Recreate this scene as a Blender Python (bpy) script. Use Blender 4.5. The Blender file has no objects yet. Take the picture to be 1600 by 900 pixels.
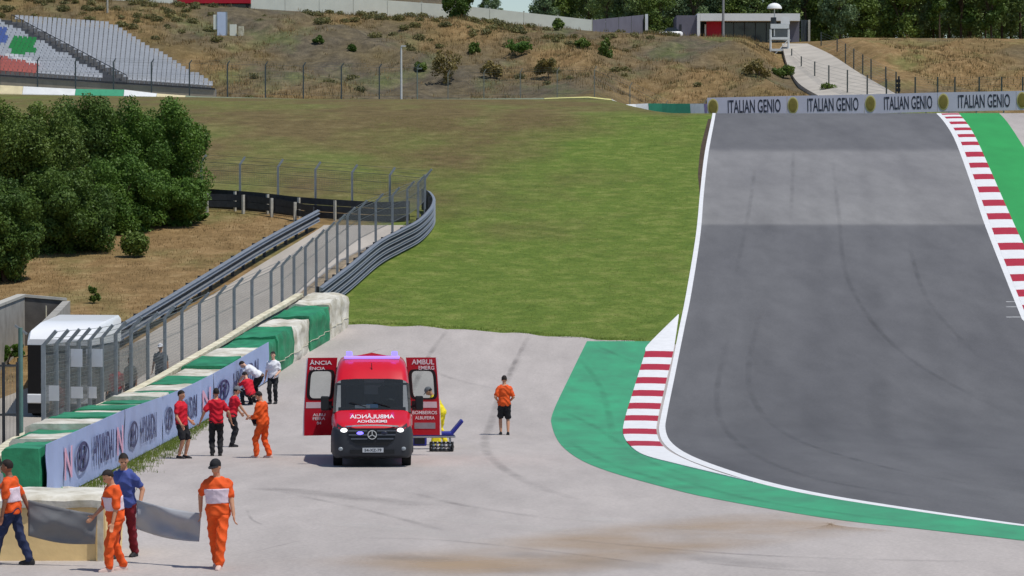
import bpy, bmesh, math, random
import numpy as np
from mathutils import Vector, Matrix, noise as mnoise

# ------------------------------------------------------------------ camera, sky, sun, exposure
scene = bpy.context.scene
C = scene.collection
CZ = 6.5                       # camera height
F = 5000.0                     # focal length in pixels of the 1600 px wide photograph
TH = math.atan(150.0 / F)      # the lens looks down a little: horizon at y = 300
cam_d = bpy.data.cameras.new('camera'); cam = bpy.data.objects.new('camera', cam_d); C.objects.link(cam)
cam_d.sensor_width = 36.0; cam_d.lens = F / 1600.0 * 36.0
cam_d.clip_start = 0.5; cam_d.clip_end = 5000.0
cam.location = (0, 0, CZ); cam.rotation_euler = (math.pi / 2 - TH, 0, 0)
scene.camera = cam

SUN_TO = Vector((0.64, -0.34, 1.75)).normalized()
elev = math.asin(SUN_TO.z); azim = math.atan2(SUN_TO.x, SUN_TO.y)
world = bpy.data.worlds.new('World'); scene.world = world; world.use_nodes = True
wn = world.node_tree; bg = wn.nodes['Background']
sky = wn.nodes.new('ShaderNodeTexSky'); sky.sky_type = 'NISHITA'; sky.sun_disc = False
sky.sun_elevation = elev; sky.sun_rotation = azim
sky.air_density = 1.0; sky.dust_density = 0.2; sky.ozone_density = 3.0
wn.links.new(sky.outputs[0], bg.inputs[0]); bg.inputs[1].default_value = 0.10
sun_d = bpy.data.lights.new('sun', 'SUN'); sun = bpy.data.objects.new('sun', sun_d); C.objects.link(sun)
sun_d.energy = 3.6; sun_d.angle = math.radians(0.55); sun_d.color = (1.0, 0.965, 0.9)
sun.rotation_euler = SUN_TO.to_track_quat('Z', 'Y').to_euler(); sun.location = (40, -20, 110)
vs = scene.view_settings
vs.view_transform = 'Standard'; vs.look = 'None'; vs.exposure = 0.0; vs.gamma = 1.0; vs.use_curve_mapping = False
scene.render.resolution_x = 1024; scene.render.resolution_y = 576
scene.cycles.max_bounces = 8; scene.cycles.transparent_max_bounces = 24

rnd = random.Random(7)
nrs = np.random.RandomState(11)

# ------------------------------------------------------------------ terrain function
GY = [-200, 0, 52, 62, 72, 83, 92, 98, 104, 107, 113, 120, 125, 131, 142, 156, 168.6, 183, 196.5, 208, 222, 240, 265, 290, 900]
GZ = [-3.4, -5.1, -6.14, -6.39, -6.64, -6.95, -7.28, -7.42, -7.28, -7.1, -6.72, -6.1, -5.5, -4.72, -3.35, -1.56, 0.0, 1.83, 3.54, 4.95, 6.05, 6.95, 7.65, 8.05, 8.3]
_fy = np.arange(-200, 901, 0.5); _fz = np.interp(_fy, GY, GZ)
_k = np.exp(-0.5 * (np.arange(-12, 13) / 5.0) ** 2); _k /= _k.sum()
_fz = np.convolve(np.pad(_fz, 12, mode='edge'), _k, mode='valid')
def sst(a, b, x):
    t = np.clip((x - a) / (b - a), 0, 1); return t * t * (3 - 2 * t)
BT_PX = np.array([-600, 0, 270, 400, 560, 725, 925, 1060, 1170, 1215, 1300, 1500, 1650, 2200])
BT_Y = np.array([-6, -4, 12, 20, 30, 37, 55, 62, 65, 66, 62, 59, 58, 58])
BT_X = (BT_PX - 800) * 360 / F; BT_Z = (300 - BT_Y) * 360 / F
def wob(x, y):
    return (np.sin(x * 0.31 + y * 0.23) + np.sin(x * 0.73 - y * 0.41 + 1.7) * 0.6 + np.sin(x * 1.37 + y * 1.1 + 0.6) * 0.35
            + np.sin(x * 2.3 - y * 1.7 + 2.1) * 0.22)
RY = np.array([258, 268.0, 289.0, 310.0, 331.0, 352.0, 362.0])
def _at0(px, py, Y):
    u = (px - 800) / F; v = (450 - py) / F; ct, st = math.cos(TH), math.sin(TH); t = Y / (ct + v * st); return u * t, CZ + (-st + v * ct) * t
_RL = [_at0(px, py, Y) for px, py, Y in ((1310, 164, 268), (1284, 152, 289), (1248, 130, 310), (1230, 100, 331), (1222, 68, 352))]
_RR = [_at0(px, py, Y) for px, py, Y in ((1420, 158, 269.5), (1385, 138, 290.5), (1340, 112, 311.5), (1300, 86, 332.5), (1262, 68, 353.5))]
RXL = np.array([_RL[0][0] + 1] + [p[0] for p in _RL] + [_RL[-1][0]]); RXR = np.array([_RR[0][0] + 2] + [p[0] for p in _RR] + [_RR[-1][0]])
RZ = np.array([_RL[0][1] - 0.3] + [min(a[1], b[1]) for a, b in zip(_RL, _RR)] + [_RL[-1][1]]) - 0.45 - CZ
def gz(x, y):
    """ground height (world z) at x, y; works on arrays"""
    x = np.asarray(x, float); y = np.asarray(y, float)
    z = np.interp(y, _fy, _fz)
    # beyond the crest the track area goes flat and dips, so the crest hides what lies behind
    flat = np.interp(y, [0, 206, 212, 218, 250, 300, 900], [0, 4.72, 5.2, 5.2, 4.6, 4.8, 6])
    w = sst(7.0, 13.0, x) * (y > 206)
    z = z * (1 - w) + flat * w
    # far left rises a little
    z = z + sst(225, 290, y) * np.interp(x, [-60, -48, -12], [0.9, 0.75, 0.0])
    # the bank
    top = np.interp(x, BT_X, BT_Z)
    base_y = np.interp(x, [-80, -35, 0, 16, 28, 45, 80], [300, 300, 292, 270, 262, 275, 285])
    top_y = np.interp(x, [-80, 12, 27, 30, 45, 80], [352, 352, 352, 352, 360, 372])
    t = np.clip((y - base_y) / (top_y - base_y), 0, 1)
    bw = t * t * (3 - 2 * t) * 0.55 + t * 0.45
    far = np.where(y > top_y, np.clip((y - top_y - 6) * 0.13, 0, 9), 0)
    z = z * (1 - bw) + top * bw + far * np.interp(x, [-80, -8, -3, 8, 60], [1, 1, 0.3, 0.1, 0.1])
    # cut of the access ramp on the right: road falls from the hill to the track side
    z = z + sst(0.02, 0.25, t) * (1 - sst(0.85, 1.0, t)) * (wob(x, y) * 0.32 + wob(x * 2.6 + 3, y * 1.9) * 0.13)
    xl = np.interp(y, RY, RXL); xr = np.interp(y, RY, RXR); rz = np.interp(y, RY, RZ)
    d = np.maximum(np.maximum(xl - x, x - xr), 0)
    wr = (1 - sst(0.4, 4.5, d)) * sst(250, 262, y) * (1 - sst(356, 364, y))
    z = z * (1 - wr) + rz * wr
    return z + CZ
def gzs(x, y): return float(gz(x, y))

CT, ST = math.cos(TH), math.sin(TH)
def ray(px, py):
    u = (px - 800) / F; v = (450 - py) / F
    return Vector((u, CT + v * ST, -ST + v * CT))
def at(px, py, Y):
    d = ray(px, py); t = Y / d.y
    return Vector((d.x * t, Y, CZ + d.z * t))
_ys = np.arange(30, 460, 0.25)
def P(px, py, h=0.0, y0=30):
    """the point where the sight line through a pixel meets the ground (raised by h)"""
    d = ray(px, py)
    ys = _ys[_ys >= y0]; t = ys / d.y
    dz = CZ + d.z * t - gz(d.x * t, ys) - h
    i = int(np.argmax(dz <= 0))
    if dz[i] > 0: i = len(ys) - 1
    if i == 0: Y = ys[0]
    else:
        a, b = dz[i - 1], dz[i]; Y = ys[i - 1] + 0.25 * a / (a - b)
    t = Y / d.y
    return Vector((d.x * t, Y, CZ + d.z * t))
def G(x, y, h=0.0): return Vector((x, y, gzs(x, y) + h))

def crom(pts, n=10):
    """Catmull-Rom through points"""
    pts = [Vector(p) for p in pts]; out = []
    for i in range(len(pts) - 1):
        p0 = pts[max(i - 1, 0)]; p1 = pts[i]; p2 = pts[i + 1]; p3 = pts[min(i + 2, len(pts) - 1)]
        for k in range(n):
            t = k / n
            out.append(0.5 * ((2 * p1) + (p2 - p0) * t + (2 * p0 - 5 * p1 + 4 * p2 - p3) * t * t + (3 * p1 - p0 - 3 * p2 + p3) * t ** 3))
    out.append(pts[-1]); return out
def resample(pts, step):
    pts = [Vector(p) for p in pts]; L = [0.0]
    for a, b in zip(pts, pts[1:]): L.append(L[-1] + (b - a).length)
    n = max(1, round(L[-1] / step)); res = []
    j = 0
    for k in range(n + 1):
        s = L[-1] * k / n
        while j < len(pts) - 2 and L[j + 1] < s: j += 1
        t = (s - L[j]) / max(L[j + 1] - L[j], 1e-9); res.append(pts[j].lerp(pts[j + 1], min(max(t, 0), 1)))
    return res

# ------------------------------------------------------------------ materials
MATS = {}
def mat(name, col, rough=0.7, var=0.12, scale=6.0, bump=0.0, bscale=None, metal=0.0, emit=None, estr=0.0, spec=0.4, stretch=None, dirt=None, alpha=1.0, coat=0.0):
    if name in MATS: return MATS[name]
    m = bpy.data.materials.new(name); m.use_nodes = True; nt = m.node_tree; b = nt.nodes['Principled BSDF']
    L = nt.links
    b.inputs['Roughness'].default_value = rough; b.inputs['Metallic'].default_value = metal
    b.inputs['Specular IOR Level'].default_value = spec; b.inputs['Coat Weight'].default_value = coat
    b.inputs['Alpha'].default_value = alpha
    tc = nt.nodes.new('ShaderNodeTexCoord'); mp = nt.nodes.new('ShaderNodeMapping')
    L.new(tc.outputs['Object'], mp.inputs[0])
    if stretch: mp.inputs['Scale'].default_value = stretch
    nz = nt.nodes.new('ShaderNodeTexNoise'); nz.inputs['Scale'].default_value = scale; nz.inputs['Detail'].default_value = 6.0
    nz.inputs['Roughness'].default_value = 0.62
    L.new(mp.outputs[0], nz.inputs['Vector'])
    cr = nt.nodes.new('ShaderNodeValToRGB')
    c = np.array(col[:3])
    lo = c * (1 - var * 1.6) if dirt is None else np.array(dirt)
    cr.color_ramp.elements[0].position = 0.3; cr.color_ramp.elements[0].color = (*np.clip(lo, 0, 1), 1)
    cr.color_ramp.elements[1].position = 0.68; cr.color_ramp.elements[1].color = (*np.clip(c * (1 + var * 0.8), 0, 1), 1)
    L.new(nz.outputs['Fac'], cr.inputs[0]); L.new(cr.outputs[0], b.inputs['Base Color'])
    if bump:
        n2 = nt.nodes.new('ShaderNodeTexNoise'); n2.inputs['Scale'].default_value = bscale or scale * 3; n2.inputs['Detail'].default_value = 5
        L.new(mp.outputs[0], n2.inputs['Vector'])
        bp = nt.nodes.new('ShaderNodeBump'); bp.inputs['Strength'].default_value = bump; bp.inputs['Distance'].default_value = 0.03
        L.new(n2.outputs['Fac'], bp.inputs['Height']); L.new(bp.outputs[0], b.inputs['Normal'])
    if emit:
        b.inputs['Emission Color'].default_value = (*emit, 1); b.inputs['Emission Strength'].default_value = estr
    MATS[name] = m; return m
def srgb(r, g, b):
    f = lambda v: (v / 255 / 12.92) if v / 255 <= 0.04045 else ((v / 255 + 0.055) / 1.055) ** 2.4
    return (f(r), f(g), f(b))

def glass_mat(name, tint, trans, rough=0.05):
    """thin tinted pane: part see-through, part glossy"""
    if name in MATS: return MATS[name]
    m = bpy.data.materials.new(name); m.use_nodes = True; nt = m.node_tree; nt.nodes.clear(); L = nt.links
    out = nt.nodes.new('ShaderNodeOutputMaterial'); mix = nt.nodes.new('ShaderNodeMixShader')
    tr = nt.nodes.new('ShaderNodeBsdfTransparent'); tr.inputs[0].default_value = (*tint, 1)
    pb = nt.nodes.new('ShaderNodeBsdfPrincipled'); pb.inputs['Base Color'].default_value = (*[t * 0.08 for t in tint], 1)
    pb.inputs['Roughness'].default_value = rough; pb.inputs['Specular IOR Level'].default_value = 0.6
    nz = nt.nodes.new('ShaderNodeTexNoise'); nz.inputs['Scale'].default_value = 3.0
    mr = nt.nodes.new('ShaderNodeMapRange'); mr.inputs[3].default_value = rough; mr.inputs[4].default_value = rough + 0.05
    L.new(nz.outputs['Fac'], mr.inputs[0]); L.new(mr.outputs[0], pb.inputs['Roughness'])
    mix.inputs[0].default_value = 1 - trans
    L.new(tr.outputs[0], mix.inputs[1]); L.new(pb.outputs[0], mix.inputs[2]); L.new(mix.outputs[0], out.inputs[0])
    MATS[name] = m; return m
def veil_mat(name, col, cover, scale=4.0, noisy=0.25, stretch=(1, 1, 1), fade=False):
    """coloured wear or netting that lets part of what is behind through, broken by noise"""
    if name in MATS: return MATS[name]
    m = bpy.data.materials.new(name); m.use_nodes = True; nt = m.node_tree; nt.nodes.clear(); L = nt.links
    out = nt.nodes.new('ShaderNodeOutputMaterial'); mix = nt.nodes.new('ShaderNodeMixShader')
    tr = nt.nodes.new('ShaderNodeBsdfTransparent'); pb = nt.nodes.new('ShaderNodeBsdfPrincipled')
    pb.inputs['Base Color'].default_value = (*col, 1); pb.inputs['Roughness'].default_value = 0.9
    tc = nt.nodes.new('ShaderNodeTexCoord'); mp = nt.nodes.new('ShaderNodeMapping'); mp.inputs['Scale'].default_value = stretch
    nz = nt.nodes.new('ShaderNodeTexNoise'); nz.inputs['Scale'].default_value = scale; nz.inputs['Detail'].default_value = 6
    L.new(tc.outputs['Object'], mp.inputs[0]); L.new(mp.outputs[0], nz.inputs['Vector'])
    mr = nt.nodes.new('ShaderNodeMapRange'); mr.inputs[1].default_value = 0.3; mr.inputs[2].default_value = 0.7
    mr.inputs[3].default_value = max(0, cover - noisy); mr.inputs[4].default_value = min(1, cover + noisy)
    L.new(nz.outputs['Fac'], mr.inputs[0])
    if fade:   # worn strips thin out towards their edges
        fa = nt.nodes.new('ShaderNodeAttribute'); fa.attribute_name = 'fade'
        mu = nt.nodes.new('ShaderNodeMath'); mu.operation = 'MULTIPLY'
        L.new(mr.outputs[0], mu.inputs[0]); L.new(fa.outputs['Fac'], mu.inputs[1]); L.new(mu.outputs[0], mix.inputs[0])
    else: L.new(mr.outputs[0], mix.inputs[0])
    L.new(tr.outputs[0], mix.inputs[1]); L.new(pb.outputs[0], mix.inputs[2]); L.new(mix.outputs[0], out.inputs[0])
    MATS[name] = m; return m
def leaf_mat(name, col, var=0.35):
    if name in MATS: return MATS[name]
    m = bpy.data.materials.new(name); m.use_nodes = True; nt = m.node_tree; L = nt.links
    b = nt.nodes['Principled BSDF']; b.inputs['Roughness'].default_value = 0.55; b.inputs['Specular IOR Level'].default_value = 0.25
    at_ = nt.nodes.new('ShaderNodeAttribute'); at_.attribute_name = 'tone'
    cr = nt.nodes.new('ShaderNodeValToRGB'); c = np.array(col)
    cr.color_ramp.elements[0].color = (*(c * (1 - var) * np.array([0.85, 0.95, 1.0])), 1)
    cr.color_ramp.elements[1].color = (*np.clip(c * (1 + var * 1.3) * np.array([1.15, 1.0, 0.8]), 0, 1), 1)
    L.new(at_.outputs['Fac'], cr.inputs[0]); L.new(cr.outputs[0], b.inputs['Base Color'])
    tl = nt.nodes.new('ShaderNodeBsdfTranslucent'); mx = nt.nodes.new('ShaderNodeMixShader'); mx.inputs[0].default_value = 0.25
    out = nt.nodes['Material Output']
    L.new(cr.outputs[0], tl.inputs[0]); L.new(b.outputs[0], mx.inputs[1]); L.new(tl.outputs[0], mx.inputs[2]); L.new(mx.outputs[0], out.inputs[0])
    MATS[name] = m; return m

# ------------------------------------------------------------------ mesh building
def tag(o, label=None, cat=None, group=None, kind=None):
    if label: o['label'] = label
    if cat: o['category'] = cat
    if group: o['group'] = group
    if kind: o['kind'] = kind
    return o
def empty(name, loc=(0, 0, 0), rz=0.0, label=None, cat=None, group=None):
    o = bpy.data.objects.new(name, None); C.objects.link(o); o.location = loc; o.rotation_euler = (0, 0, rz)
    o.empty_display_size = 0.2
    return tag(o, label, cat, group)
def link(name, me, parent=None, m=None):
    o = bpy.data.objects.new(name, me); C.objects.link(o)
    if m is not None:
        if len(me.materials): me.materials.clear()
        for x in (m if isinstance(m, (list, tuple)) else [m]): me.materials.append(x)
    if parent is not None: o.parent = parent
    return o
class MB:
    def __init__(s): s.v = []; s.f = []; s.mi = []
    def add(s, vs, fs, mi=0):
        n = len(s.v); s.v += [tuple(v) for v in vs]
        s.f += [tuple(i + n for i in f) for f in fs]; s.mi += [mi] * len(fs); return s
    def box(s, c, d, R=None, mi=0, taper=1.0):
        c = Vector(c); hx, hy, hz = d[0] / 2, d[1] / 2, d[2] / 2; vs = []
        for z in (-1, 1):
            k = taper if z > 0 else 1.0
            for x, y in ((-1, -1), (1, -1), (1, 1), (-1, 1)):
                p = Vector((x * hx * k, y * hy * k, z * hz)); vs.append(c + (R @ p if R is not None else p))
        return s.add(vs, [(3, 2, 1, 0), (4, 5, 6, 7), (0, 1, 5, 4), (1, 2, 6, 5), (2, 3, 7, 6), (3, 0, 4, 7)], mi)
    def bar(s, a, b, w, h, mi=0, up=Vector((0, 0, 1))):
        a = Vector(a); b = Vector(b); d = (b - a)
        if d.length < 1e-6: return s
        d.normalize(); r = d.cross(up)
        if r.length < 1e-4: r = Vector((1, 0, 0))
        r.normalize(); u = r.cross(d)
        vs = [p + r * (sx * w / 2) + u * (sy * h / 2) for p in (a, b) for sx, sy in ((-1, -1), (1, -1), (1, 1), (-1, 1))]
        return s.add(vs, [(0, 1, 2, 3), (7, 6, 5, 4), (0, 4, 5, 1), (1, 5, 6, 2), (2, 6, 7, 3), (3, 7, 4, 0)], mi)
    def tube(s, a, b, r0, r1=None, n=8, mi=0, cap=True):
        a = Vector(a); b = Vector(b); r1 = r0 if r1 is None else r1
        d = (b - a).normalized() if (b - a).length > 1e-7 else Vector((0, 0, 1))
        u = d.orthogonal().normalized(); w = d.cross(u); vs = []
        for p, r in ((a, r0), (b, r1)):
            for k in range(n):
                t = 2 * math.pi * k / n; vs.append(p + (u * math.cos(t) + w * math.sin(t)) * r)
        fs = [(k, (k + 1) % n, n + (k + 1) % n, n + k) for k in range(n)]
        if cap: fs += [tuple(range(n - 1, -1, -1)), tuple(range(n, 2 * n))]
        return s.add(vs, fs, mi)
    def ell(s, c, r, R=None, nu=10, nv=7, mi=0):
        c = Vector(c); vs = []; fs = []
        for j in range(1, nv):
            ph = math.pi * j / nv
            for i in range(nu):
                t = 2 * math.pi * i / nu
                p = Vector((r[0] * math.sin(ph) * math.cos(t), r[1] * math.sin(ph) * math.sin(t), r[2] * math.cos(ph)))
                vs.append(c + (R @ p if R is not None else p))
        top = len(vs); p = Vector((0, 0, r[2])); vs.append(c + (R @ p if R is not None else p))
        bot = len(vs); p = Vector((0, 0, -r[2])); vs.append(c + (R @ p if R is not None else p))
        for j in range(nv - 2):
            for i in range(nu): fs.append((j * nu + i, (j + 1) * nu + i, (j + 1) * nu + (i + 1) % nu, j * nu + (i + 1) % nu))
        for i in range(nu):
            fs.append((top, i, (i + 1) % nu)); k = (nv - 2) * nu; fs.append((bot, k + (i + 1) % nu, k + i))
        return s.add(vs, fs, mi)
    def capsule(s, a, b, r0, r1, n=10):
        s.tube(a, b, r0, r1, n); s.ell(a, (r0, r0, r0), None, n, 6); s.ell(b, (r1, r1, r1), None, n, 6); return s
    def loft(s, rings, closed=True, cap=True, mi=0):
        n = len(rings[0]); vs = [p for r in rings for p in r]; fs = []
        for j in range(len(rings) - 1):
            for i in range(n if closed else n - 1):
                fs.append((j * n + i, j * n + (i + 1) % n, (j + 1) * n + (i + 1) % n, (j + 1) * n + i))
        if cap: fs += [tuple(range(n - 1, -1, -1)), tuple(range((len(rings) - 1) * n, len(rings) * n))]
        return s.add(vs, fs, mi)
    def sweep(s, path, prof, mi=0, cap=True, up=Vector((0, 0, 1))):
        """sweep a profile of (side, up) pairs along a path; side points to the right of travel"""
        rings = []
        for i, p in enumerate(path):
            d = (path[min(i + 1, len(path) - 1)] - path[max(i - 1, 0)]); d.z = 0; d.normalize(); r = d.cross(up).normalized()
            rings.append([p + r * a + up * b for a, b in prof])
        return s.loft(rings, True, cap, mi)
    def mesh(s, name):
        me = bpy.data.meshes.new(name); me.from_pydata(s.v, [], s.f); me.update()
        if any(s.mi): me.polygons.foreach_set('material_index', s.mi)
        return me
    def build(s, name, m, parent=None, smooth=False, bevel=0.0, fixn=True):
        me = s.mesh(name)
        if fixn or bevel:
            bm = bmesh.new(); bm.from_mesh(me)
            if bevel: bmesh.ops.bevel(bm, geom=bm.edges[:], offset=bevel, segments=2, affect='EDGES', profile=0.5)
            bmesh.ops.recalc_face_normals(bm, faces=bm.faces[:]); bm.to_mesh(me); bm.free()
        if smooth:
            me.polygons.foreach_set('use_smooth', [True] * len(me.polygons))
            me.set_sharp_from_angle(angle=math.radians(40))
        return link(name, me, parent, m)

def text_mesh(txt, w, h, depth=0.004, squeeze=True):
    cu = bpy.data.curves.new('lettering', 'FONT'); cu.body = txt; cu.extrude = 0.01; cu.resolution_u = 3; cu.offset = 0.012
    o = bpy.data.objects.new('lettering', cu); C.objects.link(o)
    me = bpy.data.meshes.new_from_object(o); bpy.data.objects.remove(o); bpy.data.curves.remove(cu)
    co = np.array([v.co[:] for v in me.vertices]); mn = co.min(0); mx = co.max(0); sz = np.maximum(mx - mn, 1e-6)
    q = (co - (mn + mx) / 2) / sz * np.array([w, h, depth])
    me.vertices.foreach_set('co', q.ravel()); me.update(); return me
def frame_mat(o, r, u):
    r = Vector(r).normalized(); u = Vector(u).normalized(); n = r.cross(u).normalized(); u = n.cross(r)
    M = Matrix((r, u, n)).transposed().to_4x4(); M.translation = Vector(o); return M
def put_text(txt, o, r, u, w, h, m, parent, name='lettering', mirror=False, depth=0.004):
    me = text_mesh(txt, w, h, depth)
    if mirror:
        for v in me.vertices: v.co.x = -v.co.x
        me.flip_normals()
    me.transform(frame_mat(o, r, u)); return link(name, me, parent, m)
# ------------------------------------------------------------------ the setting: ground, track, run-off, paint
def interp_line(pix, h=0.0, n=10, smooth=True):
    pp = [Vector((a, b, 0)) for a, b in pix]
    if smooth: pp = crom(pp, n)
    w = [P(p.x, p.y, h) for p in pp]
    w.sort(key=lambda v: v.y); return np.array([v.y for v in w]), np.array([v.x for v in w])
class Line:
    def __init__(s, pix, ext0=None, ext1=None, smooth=True):
        s.y, s.x = interp_line(pix, smooth=smooth)
        if ext0: s.y = np.insert(s.y, 0, ext0[1]); s.x = np.insert(s.x, 0, ext0[0])
        if ext1: s.y = np.append(s.y, ext1[1]); s.x = np.append(s.x, ext1[0])
    def __call__(s, y): return np.interp(y, s.y, s.x)

# ground sheet with zone colours
gx = np.unique(np.concatenate([np.arange(-400, -90, 12), np.arange(-90, 90.1, 1.5), np.arange(96, 400, 12)]))
gy = np.unique(np.concatenate([np.arange(-60, 40, 4), np.arange(40, 250, 1.0), np.arange(250, 380, 1.2), np.arange(380, 470, 4), np.arange(470, 900, 25)]))
XX, YY = np.meshgrid(gx, gy); ZZ = gz(XX, YY)
nx, ny = len(gx), len(gy)
me = bpy.data.meshes.new('ground')
vid = np.arange(nx * ny).reshape(ny, nx)
quads = np.stack([vid[:-1, :-1], vid[:-1, 1:], vid[1:, 1:], vid[1:, :-1]], -1).reshape(-1, 4)
me.from_pydata(np.stack([XX, YY, ZZ], -1).reshape(-1, 3).tolist(), [], quads.tolist()); me.update()
me.polygons.foreach_set('use_smooth', [True] * len(me.polygons))
# zone weights: r = green, g = dry straw, b = grey rock
rr = wob(XX * 0.35, YY * 0.22) * 0.25
edge = P(675, 350)
green = 1.05 * sst(118, 124, YY) * (1 - sst(152, 214, YY + rr * 40 - (XX - 0) * 2.2)) * sst(-14, -9.5, XX + (YY - 125) * 0.0)
green = np.maximum(green, 0.42 * sst(196, 224, YY) * (1 - sst(280, 291, YY)) * (0.55 + rr))
green = np.maximum(green, 0.30 * np.clip(rr * 3, 0, 1) * (YY < 290))
green = np.maximum(green, (1 - sst(110, 122, YY)) * 0.3)
left = 1 - sst(-10.5, -8.0, XX - np.interp(YY, [125, 160], [0, 3.0]))
lz = left * (YY < 163)
dry = np.clip(lz * 0.95, 0, 1)
bank = sst(286, 300, YY)
bt = wob(XX * 0.5, YY * 0.35)
dry = np.maximum(dry, bank * np.clip(0.34 + 0.45 * bt * 0.6 + np.interp(XX, [-60, -5, 20, 40], [-0.2, 0.0, 0.2, 0.4]), 0, 1))
rock = bank * np.clip(0.60 - 0.5 * bt * 0.7 - sst(325, 350, YY) * 0.25 - np.interp(XX, [10, 30], [0, 0.5]), 0, 1)
green = green * (1 - bank) * (1 - lz)
ca = me.color_attributes.new('zone', 'FLOAT_COLOR', 'POINT')
ca.data.foreach_set('color', np.stack([green, dry, rock, np.ones_like(dry)], -1).reshape(-1).astype('f4'))
gm = bpy.data.materials.new('ground_cover'); gm.use_nodes = True; nt = gm.node_tree; L = nt.links; pb = nt.nodes['Principled BSDF']
pb.inputs['Roughness'].default_value = 0.95; pb.inputs['Specular IOR Level'].default_value = 0.1
tc = nt.nodes.new('ShaderNodeTexCoord')
def nz_(scale, detail=6, stretch=(1, 1, 1), rough=0.6):
    mp = nt.nodes.new('ShaderNodeMapping'); mp.inputs['Scale'].default_value = stretch
    n = nt.nodes.new('ShaderNodeTexNoise'); n.inputs['Scale'].default_value = scale; n.inputs['Detail'].default_value = detail; n.inputs['Roughness'].default_value = rough
    L.new(tc.outputs['Object'], mp.inputs[0]); L.new(mp.outputs[0], n.inputs['Vector']); return n.outputs['Fac']
def ramp_(fac, stops):
    r = nt.nodes.new('ShaderNodeValToRGB'); e = r.color_ramp.elements
    e[0].position = stops[0][0]; e[0].color = (*stops[0][1], 1); e[1].position = stops[-1][0]; e[1].color = (*stops[-1][1], 1)
    for p, c in stops[1:-1]:
        q = e.new(p); q.color = (*c, 1)
    L.new(fac, r.inputs[0]); return r.outputs[0]
def mixc(f, a, b):
    m = nt.nodes.new('ShaderNodeMix'); m.data_type = 'RGBA'; L.new(f, m.inputs['Factor']); L.new(a, m.inputs['A']); L.new(b, m.inputs['B']); return m.outputs['Result']
def math_(op, a, b):
    m = nt.nodes.new('ShaderNodeMath'); m.operation = op; m.use_clamp = True
    for i, v in enumerate((a, b)):
        if isinstance(v, (int, float)): m.inputs[i].default_value = v
        else: L.new(v, m.inputs[i])
    return m.outputs[0]
za = nt.nodes.new('ShaderNodeAttribute'); za.attribute_name = 'zone'; sp = nt.nodes.new('ShaderNodeSeparateColor'); L.new(za.outputs['Color'], sp.inputs[0])
n_big = nz_(0.16, 8, (1, 0.55, 1), 0.62); n_mid = nz_(0.9, 8, (1, 0.9, 1), 0.68); n_fine = nz_(6, 5, (1, 0.8, 1), 0.75)
soil = ramp_(n_mid, [(0.3, srgb(90, 79, 51)), (0.55, srgb(112, 98, 65)), (0.75, srgb(128, 116, 80))])
grs = ramp_(n_mid, [(0.22, srgb(78, 100, 40)), (0.5, srgb(102, 120, 52)), (0.78, srgb(140, 144, 80))])
straw = ramp_(n_mid, [(0.25, srgb(106, 84, 55)), (0.5, srgb(142, 115, 78)), (0.75, srgb(174, 146, 106))])
rockc = ramp_(n_mid, [(0.25, srgb(66, 60, 50)), (0.5, srgb(96, 88, 74)), (0.75, srgb(128, 116, 95))])
def thr(w, spread=0.55):
    # break the zone weight with noise so that borders are ragged
    a = math_('MULTIPLY', math_('SUBTRACT', n_big, 0.5), 1.7)
    m = nt.nodes.new('ShaderNodeMath'); m.operation = 'ADD'; L.new(w, m.inputs[0])
    k = nt.nodes.new('ShaderNodeMath'); k.operation = 'MULTIPLY_ADD'; L.new(n_big, k.inputs[0]); k.inputs[1].default_value = 2.1; k.inputs[2].default_value = -1.05
    L.new(k.outputs[0], m.inputs[1])
    r = nt.nodes.new('ShaderNodeMapRange'); r.inputs[1].default_value = 0.5 - spread / 2; r.inputs[2].default_value = 0.5 + spread / 2
    L.new(m.outputs[0], r.inputs[0]); return r.outputs[0]
c = mixc(thr(sp.outputs['Green'], 1.1), soil, straw)
c = mixc(thr(sp.outputs['Blue'], 1.0), c, rockc)
c = mixc(thr(sp.outputs['Red'], 0.95), c, grs)
fine = ramp_(n_fine, [(0.25, (0.62, 0.62, 0.62)), (0.75, (1.25, 1.25, 1.25))])
mm = nt.nodes.new('ShaderNodeMix'); mm.data_type = 'RGBA'; mm.blend_type = 'MULTIPLY'; mm.inputs['Factor'].default_value = 1.0
L.new(c, mm.inputs['A']); L.new(fine, mm.inputs['B']); L.new(mm.outputs['Result'], pb.inputs['Base Color'])
bp = nt.nodes.new('ShaderNodeBump'); bp.inputs['Strength'].default_value = 0.6; bp.inputs['Distance'].default_value = 0.12
L.new(n_fine, bp.inputs['Height']); L.new(bp.outputs[0], pb.inputs['Normal'])
tag(link('ground', me, None, gm), kind='structure')

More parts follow.
